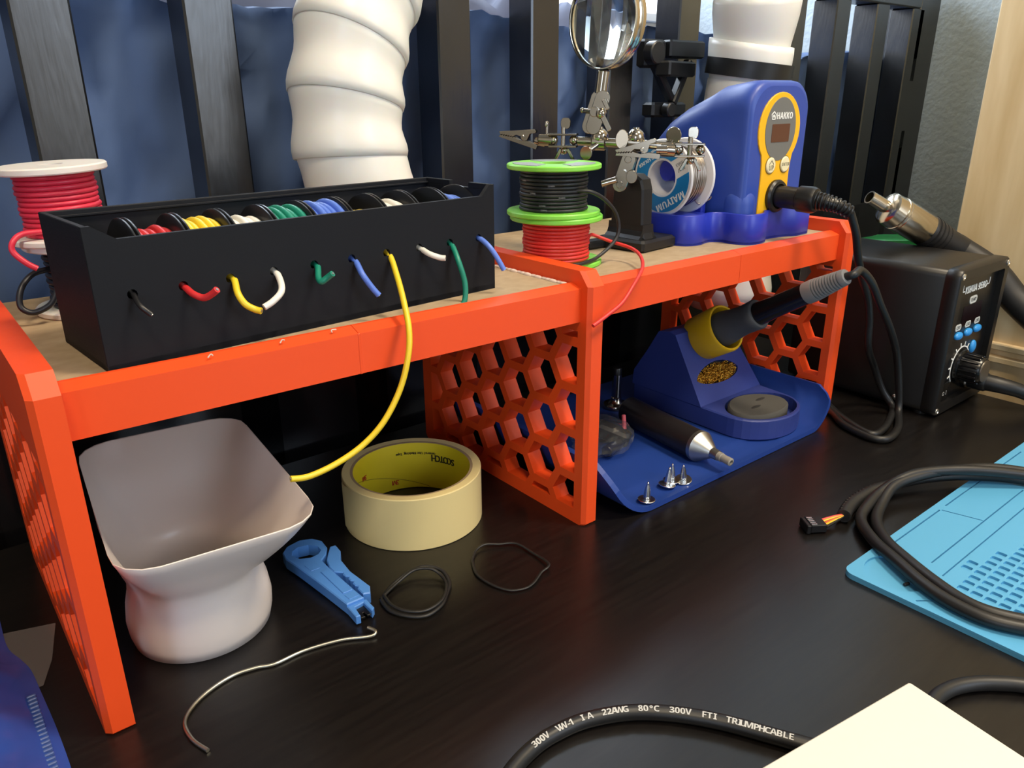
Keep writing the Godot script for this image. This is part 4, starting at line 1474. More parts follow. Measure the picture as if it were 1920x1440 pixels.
func build_iron_stand() -> void:
	var blue := mat("stand blue", "2c3b80", 0.45)
	bumpy(blue, 0.06, 65, 0.05, V(40, 40, 40))
	var t := thing("iron_stand", "blue soldering iron stand with yellow ring, brass wool and sponge dish", "iron stand", V(195, 3, -50))
	# plan outline (x, z): straight sides, rounded nose with the sponge dish
	var outline := func(g: float) -> PackedVector2Array:
		var o := PackedVector2Array()
		o.append(Vector2(165 - g, -112 - g))
		o.append(Vector2(165 - g, -60))
		for i in 17:
			var an := PI - PI * i / 16.0
			o.append(Vector2(201.0 + (36.0 + g) * cos(an), -22 + (28.5 + g) * sin(an)))
		o.append(Vector2(239 + g, -50))
		o.append(Vector2(238 + g, -112 - g))
		return o
	var m := MB.new()
	var hx := Transform3D(Basis(V(1, 0, 0), V(0, 0, -1), V(0, 1, 0)), V(0, 0, 0))
	var flip := func(p: PackedVector2Array) -> PackedVector2Array:
		var o := PackedVector2Array()
		for q in p: o.append(Vector2(q.x, -q.y))
		return o
	var outer: PackedVector2Array = flip.call(outline.call(0.0))
	var dish := PackedVector2Array()
	for i in 33:
		var an := TAU * i / 33.0
		dish.append(Vector2(201.5 + 32.0 * cos(an), 19.0 - 22.5 * sin(an)))
	m.prism(dish, hx, 3.2, 9.0)
	m.prism(outer, hx, 3.1, 18.5, 0.9, false, dish)
	obj("base", m, blue, t)
	# tower: side profile (z, y) extruded across, with the brass wool opening in the slanted face
	m = MB.new()
	var f0 := Vector2(-45.5, 18.2)
	var f1 := Vector2(-74.0, 67.5)
	var side := PackedVector2Array([f0, f1, Vector2(-80, 69), Vector2(-90, 67), Vector2(-100, 50), Vector2(-113, 30), Vector2(-114, 18.2)])
	var wid := func(x: float, y: float) -> float: return x if x < 200.0 else 239.5 - 13.0 * (y - 18.2) / 49.3
	for x in [164.5, 239.0]:
		var fp := PackedVector3Array()
		for q in side: fp.append(V(wid.call(x, q.y), q.y, q.x))
		if x > 200.0: fp.reverse()
		m.face(fp)
	for i in range(1, side.size()):
		var a: Vector2 = side[i]
		var b: Vector2 = side[(i + 1) % side.size()]
		m.quad(V(wid.call(239.0, a.y), a.y, a.x), V(wid.call(239.0, b.y), b.y, b.x), V(164.5, b.y, b.x), V(164.5, a.y, a.x))
	var ln := f0.distance_to(f1)
	var face := PackedVector2Array([Vector2(-30.5, 0), Vector2(30.5, 0), Vector2(30.5, ln), Vector2(-30.5, ln)])
	var hole := PackedVector2Array()
	for i in 28:
		var an := TAU * i / 28.0
		hole.append(Vector2(0.5 + 25.5 * cos(an), 20.3 + 7.6 * sin(an) * (1.0 + 0.12 * cos(an)) - 1.6 * cos(2.0 * an) * (1.0 if sin(an) > 0 else 0.0)))
	var dirv := V(0, f1.y - f0.y, f1.x - f0.x).normalized()
	var sx := frame(V(195, f0.y, f0.x), V(1, 0, 0), dirv)
	for half in [[-30.5, 0.5], [0.5, 44.5]]:
		var st := PackedVector2Array([Vector2(half[0], 0), Vector2(half[1], 0), Vector2(half[1] - (13.0 if half[0] > 0.0 else 0.0), ln), Vector2(half[0], ln)])
		for p in Geometry2D.clip_polygons(st, hole):
			var fp := PackedVector3Array()
			for q in p: fp.append(sx * V(q.x, q.y, 0))
			m.face(fp)
	for i in 28:
		var a: Vector2 = hole[i]
		var b: Vector2 = hole[(i + 1) % 28]
		m.quad(sx * V(b.x, b.y, 0), sx * V(a.x, a.y, 0), sx * V(a.x, a.y, -6), sx * V(b.x, b.y, -6))
	obj("tower", m, blue, t)
	# brass wool: a tangle of thin curled shavings
	m = MB.new()
	var rng := RandomNumberGenerator.new()
	rng.seed = 5
	for i in 300:
		var a := rng.randf() * TAU
		var rr := sqrt(rng.randf())
		var c := V(0.5 + 24.0 * rr * cos(a), 20.3 + 6.8 * rr * sin(a), -2.4 + 1.6 * rng.randf())
		var ph := rng.randf() * TAU
		var pth := []
		for j in 6:
			pth.append(sx * (c + V(1.7 * cos(ph + j * 1.1), 1.5 * sin(ph + j * 1.1), 0.9 * sin(ph * 3.0 + j * 1.9))))
		m.tube(smooth_path(pth, 2), 0.26, 4, -1.0, 1.6)
	var w := obj("brass_wool", m, mat("brass", "b98a35", 0.28, 1.0), t)
	w.set_meta("kind", "stuff")
	m = MB.new()
	m.prism(hole, sx, -6.5, -4.6)
	obj("wool_backing", m, mat("wool dark", "2a2010", 0.8), t)
	# yellow ring and inner sleeve, leaning along the iron
	var dir := V(0, 0.525, 0.851)
	var rc := V(195, 58.5, -74.5)
	m = MB.new()
	m.lathe(up_frame(rc, dir), [Vector2(16.0, -2), Vector2(17.6, 0.5), Vector2(18.4, 26), Vector2(17.6, 27.4), Vector2(16.2, 27.2), Vector2(15.4, 25.0), Vector2(14.4, 2), Vector2(16.0, -2)], 44)
	obj("yellow_ring", m, mat("ring yellow", "d9a912", 0.42), t)
	# sponge with two worn slots
	m = MB.new()
	var spo := PackedVector2Array()
	for i in 30:
		var an := TAU * i / 30.0
		spo.append(Vector2(197.5 + 26.5 * cos(an) * (1.0 - 0.12 * sin(an)), 20 + 19.0 * sin(an)))
	m.prism(spo, hx, 9.2, 20.5, 1.2, true)
	var sm := mat("sponge", "4f4d48", 0.95)
	bumpy(sm, 0.05, 71, 1.0, V(60, 60, 60))
	t = thing("sponge", "damp grey cleaning sponge with two dark burnt slots in the blue dish", "sponge", V(195, 10, -20))
	obj("body", m, sm, t)
	m = MB.new()
	for q in [[192.0, -17.0, 0.35], [207.5, -24.0, 0.15]]:
		m.ball(V(q[0], 20.4, q[1]), 5.2, V(1.1, 0.1, 0.34), 16)
	obj("burn_slot", m, mat("burn", "2a2826", 0.95), t)
	# the iron resting in the ring
	var iron := thing("soldering_iron", "soldering iron with grey foam grip and black handle resting in the yellow ring", "soldering iron", rc)
	var p0 := rc + dir * 18.0
	var lf := up_frame(p0, dir)
	m = MB.new()
	m.lathe(lf, [Vector2(0, -2), Vector2(9.0, -1.0), Vector2(12.0, 2.0), Vector2(13.2, 6.0), Vector2(12.8, 11), Vector2(11.4, 18), Vector2(10.6, 26), Vector2(10.8, 34), Vector2(11.2, 39), Vector2(10.4, 40.2), Vector2(0, 40.2)], 36, 0.9)
	obj("foam_grip", m, mat("grip grey", "45474b", 0.6), iron)
	m = MB.new()
	m.lathe(lf, [Vector2(0, 39), Vector2(8.6, 39), Vector2(7.6, 55), Vector2(7.2, 82), Vector2(0, 82)], 32)
	obj("handle", m, mat("handle black", "0d0d10", 0.25), iron)
	m = MB.new()
	var pr := [Vector2(0, 81), Vector2(7.6, 81), Vector2(7.7, 87)]
	for i in 10:
		var y := 88.5 + i * 2.0
		var rr := 7.5 - i * 0.2
		pr.append_array([Vector2(rr, y), Vector2(rr - 1.1, y + 0.1), Vector2(rr - 1.1, y + 0.8), Vector2(rr - 0.05, y + 0.9)])
	pr.append_array([Vector2(5.6, 109.0), Vector2(5.0, 111.0), Vector2(0, 111.0)])
	m.lathe(lf, pr, 32)
	obj("strain_relief", m, mat("relief grey", "77787a", 0.5), iron)
	# plug and cord from the station round to the iron
	var en := p0 + dir * 110.0
	var pz := V(204.5, 170.2, -27)
	var pd := V(0.12, -0.02, 1).normalized()
	m = MB.new()
	m.lathe(up_frame(pz, pd), [Vector2(0, -1), Vector2(7.4, -1), Vector2(7.4, 15), Vector2(8.6, 16), Vector2(8.8, 25), Vector2(7.8, 27.5), Vector2(6.5, 28), Vector2(0, 28)], 30)
	obj("plug", m, mat("socket black", "111112", 0.35), iron)
	m = MB.new()
	var pp := [pz + pd * 27.5, pz + pd * 34 + V(0.6, -0.6, 0), pz + pd * 41 + V(3.5, -2.4, 0), pz + pd * 48 + V(8, -6.5, -1)]
	var sp := smooth_path(pp, 10)
	for i in range(1, sp.size(), 3):
		var f := float(i) / (sp.size() - 1)
		var a := sp[i]
		var dd := (sp[mini(i + 1, sp.size() - 1)] - sp[maxi(i - 1, 0)]).normalized()
		m.cyl(a - dd * 0.75, a + dd * 0.75, lerpf(6.2, 4.5, f), -1.0, 18, 0.35)
	m.tube(sp, 5.0, 12, 3.3)
	obj("cord_boot", m, mat("socket black", "111112", 0.35), iron)
	m = MB.new()
	m.tube(smooth_path([pp[3], V(228, 148, 20.5), V(240, 131.5, 18), V(257, 113.0, 15), V(272.5, 94.7, 14), V(280.4, 77.2, 14), V(285.6, 55.2, 14), V(302.2, 34.2, 14), V(311, 15.0, 19), V(311, 3.4, 29), V(286.5, 3.0, 39), V(262.9, 3.0, 45.3), V(249.2, 3.0, 43.9), V(253.5, 3.0, 28.5), V(266, 3.0, 8), V(281, 3.0, -12), V(292, 3.0, -40), V(289, 3.4, -62), V(280, 3.4, -50), V(276, 3.2, -20), V(265, 3.0, 4), V(250, 3.0, 22), V(243.2, 3.0, 45.0), V(249.9, 3.2, 55.4), V(273.3, 3.4, 51.4), V(302, 4.5, 38), V(303, 24, 34.5), V(293, 53, 32.5), V(269, 78, 35), V(246, 99.5, 36), V(227.5, 117.6, 36.5), V(213, 127.6, 35), en + dir * 6.0 + V(1.5, -0.6, 0), en], 7), 2.7, 12)
	obj("cord", m, cable_black, iron)

func build_tray_things() -> void:
	# solder sucker
	var t := thing("desoldering_pump", "black desoldering pump with a silver cone tip lying on the blue tray", "desoldering pump", V(124, 3, -40))
	var a := V(127.5, 14.0, -84)
	var d := V(-0.122, -0.012, 0.992).normalized()
	var lf := up_frame(a, d)
	var m := MB.new()
	m.lathe(lf, [Vector2(0, 0), Vector2(9.2, 0), Vector2(10.4, 1.4), Vector2(10.4, 71), Vector2(9.8, 72.5), Vector2(0, 72.5)], 32)
	obj("barrel", m, mat("pump black", "1e1a1c", 0.3), t)
	m = MB.new()
	m.lathe(lf, [Vector2(9.4, 72), Vector2(10.9, 72.5), Vector2(10.9, 75.5), Vector2(10.2, 76.4), Vector2(4.6, 85.5), Vector2(3.8, 86.5), Vector2(3.4, 92), Vector2(0, 92)], 32, 0.4)
	obj("cone", m, mat("aluminium", "b6b6b2", 0.38, 1.0), t)
	m = MB.new()
	m.lathe(lf, [Vector2(3.0, 91.6), Vector2(3.0, 95.0), Vector2(2.6, 95.3), Vector2(2.7, 102.5), Vector2(1.5, 103), Vector2(1.4, 98)], 24)
	obj("tip", m, mat("tip", "8f8b84", 0.5), t)
	# loose metal nozzle standing behind the bag
	t = thing("hot_air_nozzle", "small silver nozzle with a flange standing behind the clear bag", "nozzle", V(144, 3, -112))
	var nf := Transform3D(Basis.IDENTITY, V(144, 3.2, -112))
	m = MB.new()
	m.lathe(nf, [Vector2(7.4, 0), Vector2(10.2, 0), Vector2(10.4, 1.4), Vector2(9.6, 3.2), Vector2(6.0, 4.0), Vector2(4.4, 6.0), Vector2(4.2, 8.4), Vector2(3.6, 9.0), Vector2(3.5, 28), Vector2(2.8, 28), Vector2(2.8, 9)], 32)
	obj("tube", m, chrome, t)
	m = MB.new()
	m.lathe(nf, [Vector2(2.6, 27), Vector2(3.6, 27.5), Vector2(3.6, 32), Vector2(3.2, 33), Vector2(0, 33)], 24)
	obj("cap", m, mat("socket black", "111112", 0.35), t)
	# clear plastic bag
	var nz := FastNoiseLite.new()
	nz.seed = 12
	nz.frequency = 0.06
	nz.noise_type = FastNoiseLite.TYPE_CELLULAR
	t = thing("plastic_bag", "crumpled clear plastic bag with small parts beside the orange panel", "bag", V(80, 3, -62))
	m = MB.new()
	var rs := []
	for j in 17:
		var fv := j / 16.0
		var ring := PackedVector3Array()
		for i in 34:
			var an := TAU * i / 34.0
			var el := -PI / 2 + PI * clampf(fv, 0.015, 0.985)
			var p := V(-cos(an) * cos(el), sin(el), sin(an) * cos(el))
			var dd := 1.0 + 0.42 * nz.get_noise_3d(p.x * 26.0, p.y * 26.0, p.z * 26.0 + 50.0)
			var q := V(79, 13.5, -64) + V(p.x * 29.0, p.y * 15.0, p.z * 27.0) * dd
			q.y = maxf(q.y, 3.4)
			ring.append(q)
		rs.append(ring)
	m.rings(rs, true, true, FLAT)
	var film := mat("film", "c9ccd0", 0.07)
	film.transparency = BaseMaterial3D.TRANSPARENCY_ALPHA
	film.albedo_color = Color(0.6, 0.62, 0.64, 0.09)
	film.cull_mode = BaseMaterial3D.CULL_DISABLED
	obj("film", m, film, t)
	m = MB.new()
	m.box(V(92, 11, -66), V(10, 12, 26), 2, Basis.from_euler(V(0.3, 0.6, 0.2)))
	m.cyl(V(70, 9, -50), V(88, 8, -56), 4, -1.0, 16, 0.5)
	obj("packed_part", m, mat("pump black", "1e1a1c", 0.3), t)
	m = MB.new()
	m.cyl(V(98, 14, -60), V(103, 22, -66), 1.5, -1.0, 12, 0.3)
	obj("pink_part", m, mat("pink", "d9606c", 0.5), t)
	# four screws standing on their heads
	var zinc := mat("zinc", "ececea", 0.22, 1.0)
	var spot := [[47.6, 6.1, 0.05, 0.0], [72.0, 1.4, 0.16, 0.0], [79.2, -0.6, -0.02, 0.0], [85.6, 3.6, -0.2, 0.1]]
	var say := ["pan head screw standing alone on the tray's front left", "leftmost of three screws huddled on the tray, tilted right", "middle one of the three screws huddled on the tray", "rightmost of the three huddled screws, leaning left near the pump tip"]
	for k in 4:
		var q: Array = spot[k]
		var c := V(q[0], 3.1, q[1])
		var s := thing("screw", say[k], "screw", c, "wood screws standing on their heads")
		var ax := up_frame(c, V(q[2], 1, q[3]))
		m = MB.new()
		m.lathe(ax, [Vector2(0, -0.2), Vector2(3.4, 0.1), Vector2(5.2, 0.9), Vector2(5.5, 1.5), Vector2(5.2, 1.8), Vector2(1.6, 1.9)], 28)
		obj("head", m, zinc, s)
		m = MB.new()
		var pr := [Vector2(1.6, 1.6)]
		for i in 9:
			var f := i / 8.0
			var rr := lerpf(2.0, 0.9, f * f)
			pr.append_array([Vector2(rr * 0.68, 2.2 + i * 1.1), Vector2(rr * 1.1, 2.75 + i * 1.1)])
		pr.append(Vector2(0, 13.6))
		m.lathe(ax, pr, 16, 9.0)
		obj("thread", m, zinc, s)

# ---------------------------------------------------------------- hot air station at the right
func build_hot_air() -> void:
	var pb := mat("station black", "151414", 0.38)
	bumpy(pb, 0.06, 81, 0.06, V(60, 60, 60))
	var t := thing("hot_air_station", "black boxy hot air rework station with blue buttons at the desk's right edge", "hot air station", V(363, 0, -8))
	var fx := Transform3D(Basis.IDENTITY, V(363.0, 58.5, 0))
	var m := MB.new()
	m.prism(rrect(88, 113, 6, 6), fx, -70, 50, 1.0, true)
	obj("case", m, pb, t)
	m = MB.new()
	m.prism(rrect(90, 115, 7, 6), fx, 46, 57.5, 1.2, true, rrect(74, 97, 2, 3))
	obj("front_bezel", m, pb, t)
	m = MB.new()
	m.prism(rrect(74.5, 97.5, 2, 3), fx, 48, 53, 0.3)
	obj("front_panel", m, mat("panel black", "0e0e0f", 0.3), t)
	var zinc := mat("zinc", "ececea", 0.22, 1.0)
	for q in [[-40.5, 52.5], [40.5, 52.5], [-40.5, -53.0], [40.5, -53.0]]:
		m = MB.new()
		m.lathe(Transform3D(Basis(V(1, 0, 0), V(0, 0, 1), V(0, -1, 0)), fx * V(q[0], q[1], 57.3)), [Vector2(2.6, 0), Vector2(2.4, 0.8), Vector2(1.2, 1.0), Vector2(1.0, 0.4), Vector2(0, 0.4)], 18)
		obj("screw", m, zinc, t)
	for q in [[326, 44], [400, 44], [326, -60], [400, -60]]:
		m = MB.new()
		m.cyl(V(q[0], 0.0, q[1]), V(q[0], 3.0, q[1]), 5.0, -1.0, 18, 0.4)
		obj("foot", m, pb, t)
	m = MB.new()
	m.ball(V(318.6, 9.5, 26), 2.4, V(0.7, 1, 1), 14)
	obj("screw", m, zinc, t)
	var zf := 53.1
	var ink := mat("print white", "f2f2ee", 0.5)
	lettering("YIHUA 959D", 5.6, Transform3D(Basis.IDENTITY, V(362, 96.8, zf)), ink, t, 700, 0.95)
	m = MB.new()
	for s in [-1.0, 1.0]:
		m.box(V(362 + s * 24, 99.0, zf), V(0.8, 5, 0.3))
		m.box(V(362 + s * 22, 96.5 - s * 0.0, zf), V(4, 0.8, 0.3))
	obj("corner_mark", m, ink, t)
	m = MB.new()
	m.prism(rrect(13, 6, 2.8, 4, Vector2(361, 87.5)), Transform3D.IDENTITY, zf - 0.2, zf + 0.2)
	var plate := obj("temperature_plate", m, mat("plate grey", "c9c9c4", 0.5), t)
	lettering("TEMP", 2.8, Transform3D(Basis.IDENTITY, V(361, 87.5, zf + 0.25)), mat("ink dark", "2a2a2c", 0.6), plate, 700)
	m = MB.new()
	m.prism(rrect(34, 16, 1, 2, Vector2(363, 76)), Transform3D.IDENTITY, zf - 0.2, zf + 0.15)
	obj("display", m, mat("display dark", "1a0d10", 0.15), t)
	var bl := mat("button blue", "2f8fd8", 0.3)
	for q in [[344.0, 61.5, "CH1"], [361.0, 61.5, "CH2"], [378.0, 61.5, "CH3"]]:
		m = MB.new()
		m.ball(V(q[0], q[1], zf + 0.8), 1.0, V(6.0, 3.2, 2.6), 22)
		obj("button", m, bl, t)
		m = MB.new()
		m.prism(rrect(10, 5, 2.3, 4, Vector2(q[0] - 1.0, q[1] + 6.6)), Transform3D.IDENTITY, zf - 0.2, zf + 0.2)
		plate = obj("button_plate", m, mat("plate grey", "c9c9c4", 0.5), t)
		lettering(q[2], 2.6, Transform3D(Basis.IDENTITY, V(q[0] - 1.0, q[1] + 6.6, zf + 0.25)), mat("ink dark", "2a2a2c", 0.6), plate, 700)
	m = MB.new()
	m.ball(V(377, 46.5, zf + 0.6), 1.0, V(4.4, 5.4, 2.4), 22)
	obj("button", m, bl, t)
	m = MB.new()
	var kc := V(360, 34.0, zf)
	for i in 11:
		var an := PI * 1.25 - PI * 1.35 * i / 10.0
		var c := kc + V(18.0 * cos(an), 18.0 * sin(an), 0)
		m.box(c, V(1.1, 3.2, 0.3), 0.0, Basis(V(0, 0, 1), an - PI / 2))
	var arc := PackedVector2Array()
	for i in 25:
		arc.append(Vector2(360, 34.0) + Vector2.from_angle(PI * 1.25 - PI * 1.35 * i / 24.0) * 16.2)
	for i in range(24, -1, -1):
		arc.append(Vector2(360, 34.0) + Vector2.from_angle(PI * 1.25 - PI * 1.35 * i / 24.0) * 15.3)
	m.prism(arc, Transform3D.IDENTITY, zf - 0.2, zf + 0.2)
	obj("dial_scale", m, ink, t)
	m = MB.new()
	var kf := Transform3D(Basis(V(1, 0, 0), V(0, 0, 1), V(0, -1, 0)), kc)
	m.lathe(kf, [Vector2(13.2, 0), Vector2(13.2, 2.5), Vector2(11.0, 3.5), Vector2(10.4, 17.0), Vector2(9.4, 18.4), Vector2(0, 18.4)], 36)
	for i in 18:
		var an := TAU * i / 18.0
		m.box(kf * V(10.9 * cos(an), 10.0, 10.9 * sin(an)), V(1.4, 1.4, 13), 0.3, Basis(V(0, 0, 1), an))
	var kn := obj("knob", m, mat("knob black", "0f0f10", 0.25), t)
	m = MB.new()
	m.lathe(kf, [Vector2(8.6, 18.3), Vector2(8.6, 19.2), Vector2(0, 19.4)], 32)
	obj("knob_cap", m, mat("cap steel", "b9b0a2", 0.35, 1.0), kn)
	m = MB.new()
	m.prism(rrect(15, 15, 1, 3, Vector2(336, 17.5)), Transform3D.IDENTITY, zf - 0.2, zf + 2.2, 0.5)
	var sw := obj("power_switch", m, mat("knob black", "0f0f10", 0.25), t)
	lettering("O  I", 3.4, Transform3D(Basis.IDENTITY, V(336, 16.8, zf + 2.25)), mat("switch ink", "a9a9a6", 0.6), sw)
	# round cable connector and its cable
	m = MB.new()
	var cf := Transform3D(Basis(V(1, 0, 0), V(0, 0, 1), V(0, -1, 0)), V(376, 20.5, zf))
	m.lathe(cf, [Vector2(8.4, 0), Vector2(8.4, 3.4), Vector2(7.2, 4.4), Vector2(6.4, 4.4)], 28)
	obj("socket_ring", m, chrome, t)
	m = MB.new()
	m.lathe(cf, [Vector2(6.8, 2), Vector2(7.6, 9), Vector2(7.6, 16), Vector2(6.6, 17.5), Vector2(0, 17.5)], 28)
	m.tube(smooth_path([V(376, 20.5, 66), V(379, 19.8, 78), V(386, 17.0, 90), V(396, 11.0, 102), V(405, 6.0, 116)], 8), 7.0, 18, 4.4)
	obj("cable_plug", m, cable_black, t)
	m = MB.new()
	m.tube(smooth_path([V(396, 11.0, 102), V(405, 6.0, 116), V(404, 5.0, 135), V(404, 7.4, 170), V(402, 7.4, 240)], 6), 4.2, 14)
	obj("cable", m, cable_black, t)
	var steel := mat("gun steel", "d8cdb8", 0.18, 1.0)
	# the gun in the holder at the station's right side
	var A := V(356, 156.5, -38)
	var B := V(437, 110.5, 6)
	var d := (B - A).normalized()
	t = thing("hot_air_gun", "hot air gun with chrome barrel and black handle resting over the black station", "hot air gun", B)
	var gf := up_frame(A, d)
	m = MB.new()
	m.lathe(gf, [Vector2(4.2, 2), Vector2(4.4, 0), Vector2(5.4, 0), Vector2(5.4, 20), Vector2(4.6, 20.5)], 28)
	obj("nozzle_tip", m, steel, t)
	m = MB.new()
	m.lathe(gf, [Vector2(4.2, 18), Vector2(11.0, 19), Vector2(13.2, 21.0), Vector2(13.6, 30), Vector2(12.6, 31)], 36)
	m.lathe(gf, [Vector2(12.6, 30.4), Vector2(14.0, 31), Vector2(14.0, 33), Vector2(13.2, 33.6)], 36)
	m.cyl(gf * V(-6, 27, -9), gf * V(-9, 27, -15.5), 2.2, -1.0, 14, 0.4)
	m.cyl(gf * V(-9, 24, -14.5), gf * V(-9, 31, -14.5), 1.8, -1.0, 12, 0.4)
	obj("nozzle_clamp", m, steel, t)
	m = MB.new()
	m.lathe(gf, [Vector2(12.4, 32.6), Vector2(13.8, 34), Vector2(13.8, 62), Vector2(13.2, 63)], 40)
	obj("barrel", m, steel, t)
	m = MB.new()
	m.lathe(gf, [Vector2(11.8, 60), Vector2(13.4, 62), Vector2(13.4, 66), Vector2(12.4, 80), Vector2(11.4, 90), Vector2(11.4, 104), Vector2(11.0, 106), Vector2(0, 106)], 36, 0.9)
	obj("handle", m, mat("gun black", "201f1f", 0.5), t)
	for i in 4:
		m = MB.new()
		m.lathe(Transform3D(gf.basis, gf * V(0, 66.5 + i * 4.6, 0)), [Vector2(12.4 - 0.3 * i, 0), Vector2(13.75 - 0.45 * i, 0.1), Vector2(13.65 - 0.45 * i, 1.5), Vector2(12.4 - 0.3 * i, 1.6)], 30)
		obj("vent_slot", m, mat("slot", "060606", 0.9), t)
	m = MB.new()
	var hp := gf * V(0, 98, 0)
	m.tube(smooth_path([hp, hp + d * 8.0, V(440, 94, 36), V(440, 74, 58), V(436, 52, 92), V(430, 30, 130), V(428, -30, 170), V(430, -120, 190)], 8), 11.4, 20)
	obj("hose", m, mat("gun black", "201f1f", 0.5), t)

# ---------------------------------------------------------------- cyan repair mat
func build_cyan_mat() -> void:
	var cm := mat("silicone cyan", "54a0ca", 0.5)
	bumpy(cm, 0.04, 91, 0.05, V(30, 30, 30))
	var t := thing("repair_mat", "light blue silicone repair mat with small moulded pockets at the desk's right", "work mat", V(230, 0, 200))
	var m := MB.new()
	var x0 := 71.5
	var x1 := 400.0
	var z0 := 119.8
	var z1 := 330.0
	var o := V((x0 + x1) / 2, 0, (z0 + z1) / 2)
	var hx := Transform3D(Basis(V(1, 0, 0), V(0, 0, -1), V(0, 1, 0)), o)
	var out := rrect(x1 - x0, z1 - z0, 6, 6)
	# pockets cut into the sheet: rectangle cells with a sunken floor
	var holes := []
	for j in 12:
		for i in 14:
			if (j == 0 and (i < 3 or i > 4)) or (j == 1 and i > 7):
				continue
			holes.append([Vector2(102.9 + i * 6.85, 160.4 + j * 6.4), 4.3, 5.0, 0.9])
	var base := MB.new()
	base.prism(out, hx, 0.0, 1.6, 0.0)
	obj("lower_layer", base, cm, t)
	# upper layer split in strips so that each pocket can be cut from a simple cell
	var top := 3.0
	var region := PackedVector2Array()
	for q in out: region.append(Vector2(q.x + o.x, -q.y + o.z))
	if Geometry2D.is_polygon_clockwise(region): region.reverse()
	var cuts := []
	for h in holes:
		cuts.append(rrect(h[1], h[2], h[3], 2, h[0]))
	cuts.append(disc(16.5, 36, Vector2(91.0, 139.6), 0.96))
	# parting tool tray outline as thin grooves
	for g in [[Vector2(109, 124.5), Vector2(174.5, 124.5)], [Vector2(175.2, 125.2), Vector2(181, 145.8)], [Vector2(182, 124.5), Vector2(300, 124.5)], [Vector2(106, 155.6), Vector2(300, 155.6)], [Vector2(114, 146.6), Vector2(240, 146.6)], [Vector2(74.6, 156.6), Vector2(80.8, 161.6)]]:
		var d: Vector2 = (g[1] - g[0]).normalized().orthogonal() * 0.45
		cuts.append(PackedVector2Array([g[0] - d, g[1] - d, g[1] + d, g[0] + d]))
	var cells := []
	var gx := [x0, 82.0, 91.0]
	for i in 15: gx.append(99.5 + i * 6.85)
	gx.append_array([260.0, x1])
	var gz := [z0, 123.0, 130.0, 139.5, 149.0]
	for j in 13: gz.append(157.2 + j * 6.4)
	gz.append(z1)
	for i in gx.size() - 1:
		for j in gz.size() - 1:
			var cell := PackedVector2Array([Vector2(gx[i], gz[j]), Vector2(gx[i + 1], gz[j]), Vector2(gx[i + 1], gz[j + 1]), Vector2(gx[i], gz[j + 1])])
			for p in Geometry2D.intersect_polygons(cell, region):
				var list := [p]
				for c in cuts:
					var cc: PackedVector2Array = c
					if Geometry2D.is_polygon_clockwise(cc):
						cc = cc.duplicate()
						cc.reverse()
					var nl := []
					for q in list:
						var res := Geometry2D.clip_polygons(q, cc)
						var bad := false
						for r in res:
							if Geometry2D.is_polygon_clockwise(r): bad = true
						if bad:
							var mid: float = cc[0].x
							var lo := 1e9
							var hi := -1e9
							for w in cc:
								lo = minf(lo, w.x)
								hi = maxf(hi, w.x)
							mid = (lo + hi) / 2
							for hf in [[-1e3, mid], [mid, 1e3]]:
								for piece in Geometry2D.intersect_polygons(q, PackedVector2Array([Vector2(hf[0], -1e3), Vector2(hf[1], -1e3), Vector2(hf[1], 1e3), Vector2(hf[0], 1e3)])):
									nl.append_array(Geometry2D.clip_polygons(piece, cc))
						else:
							nl.append_array(res)
					list = nl
				for q in list:
					if q.size() < 3: continue
					var f := PackedVector3Array()
					for w in q: f.append(V(w.x, top, w.y))
					f.reverse()
					m.face(f)
	for c in cuts:
		var cc: PackedVector2Array = c
		if Geometry2D.is_polygon_clockwise(cc):
			cc = cc.duplicate()
			cc.reverse()
		for i in cc.size():
			var a: Vector2 = cc[i]
			var b: Vector2 = cc[(i + 1) % cc.size()]
			m.quad(V(a.x, 1.5, a.y), V(b.x, 1.5, b.y), V(b.x, top, b.y), V(a.x, top, a.y))
	for i in region.size():
		var a: Vector2 = region[i]
		var b: Vector2 = region[(i + 1) % region.size()]
		m.quad(V(b.x, 1.5, b.y), V(a.x, 1.5, a.y), V(a.x, top, a.y), V(b.x, top, b.y))
	obj("upper_layer", m, cm, t)
	m = MB.new()
	m.cyl(V(84.0, 2.6, 146.4), V(87.0, 2.6, 147.4), 0.9, -1.0, 10, 0.2)
	tag(obj("black_crumb", m, mat("crumb", "1a1a1c", 0.6)), "tiny black offcut lying in the round recess of the light blue mat", "offcut")

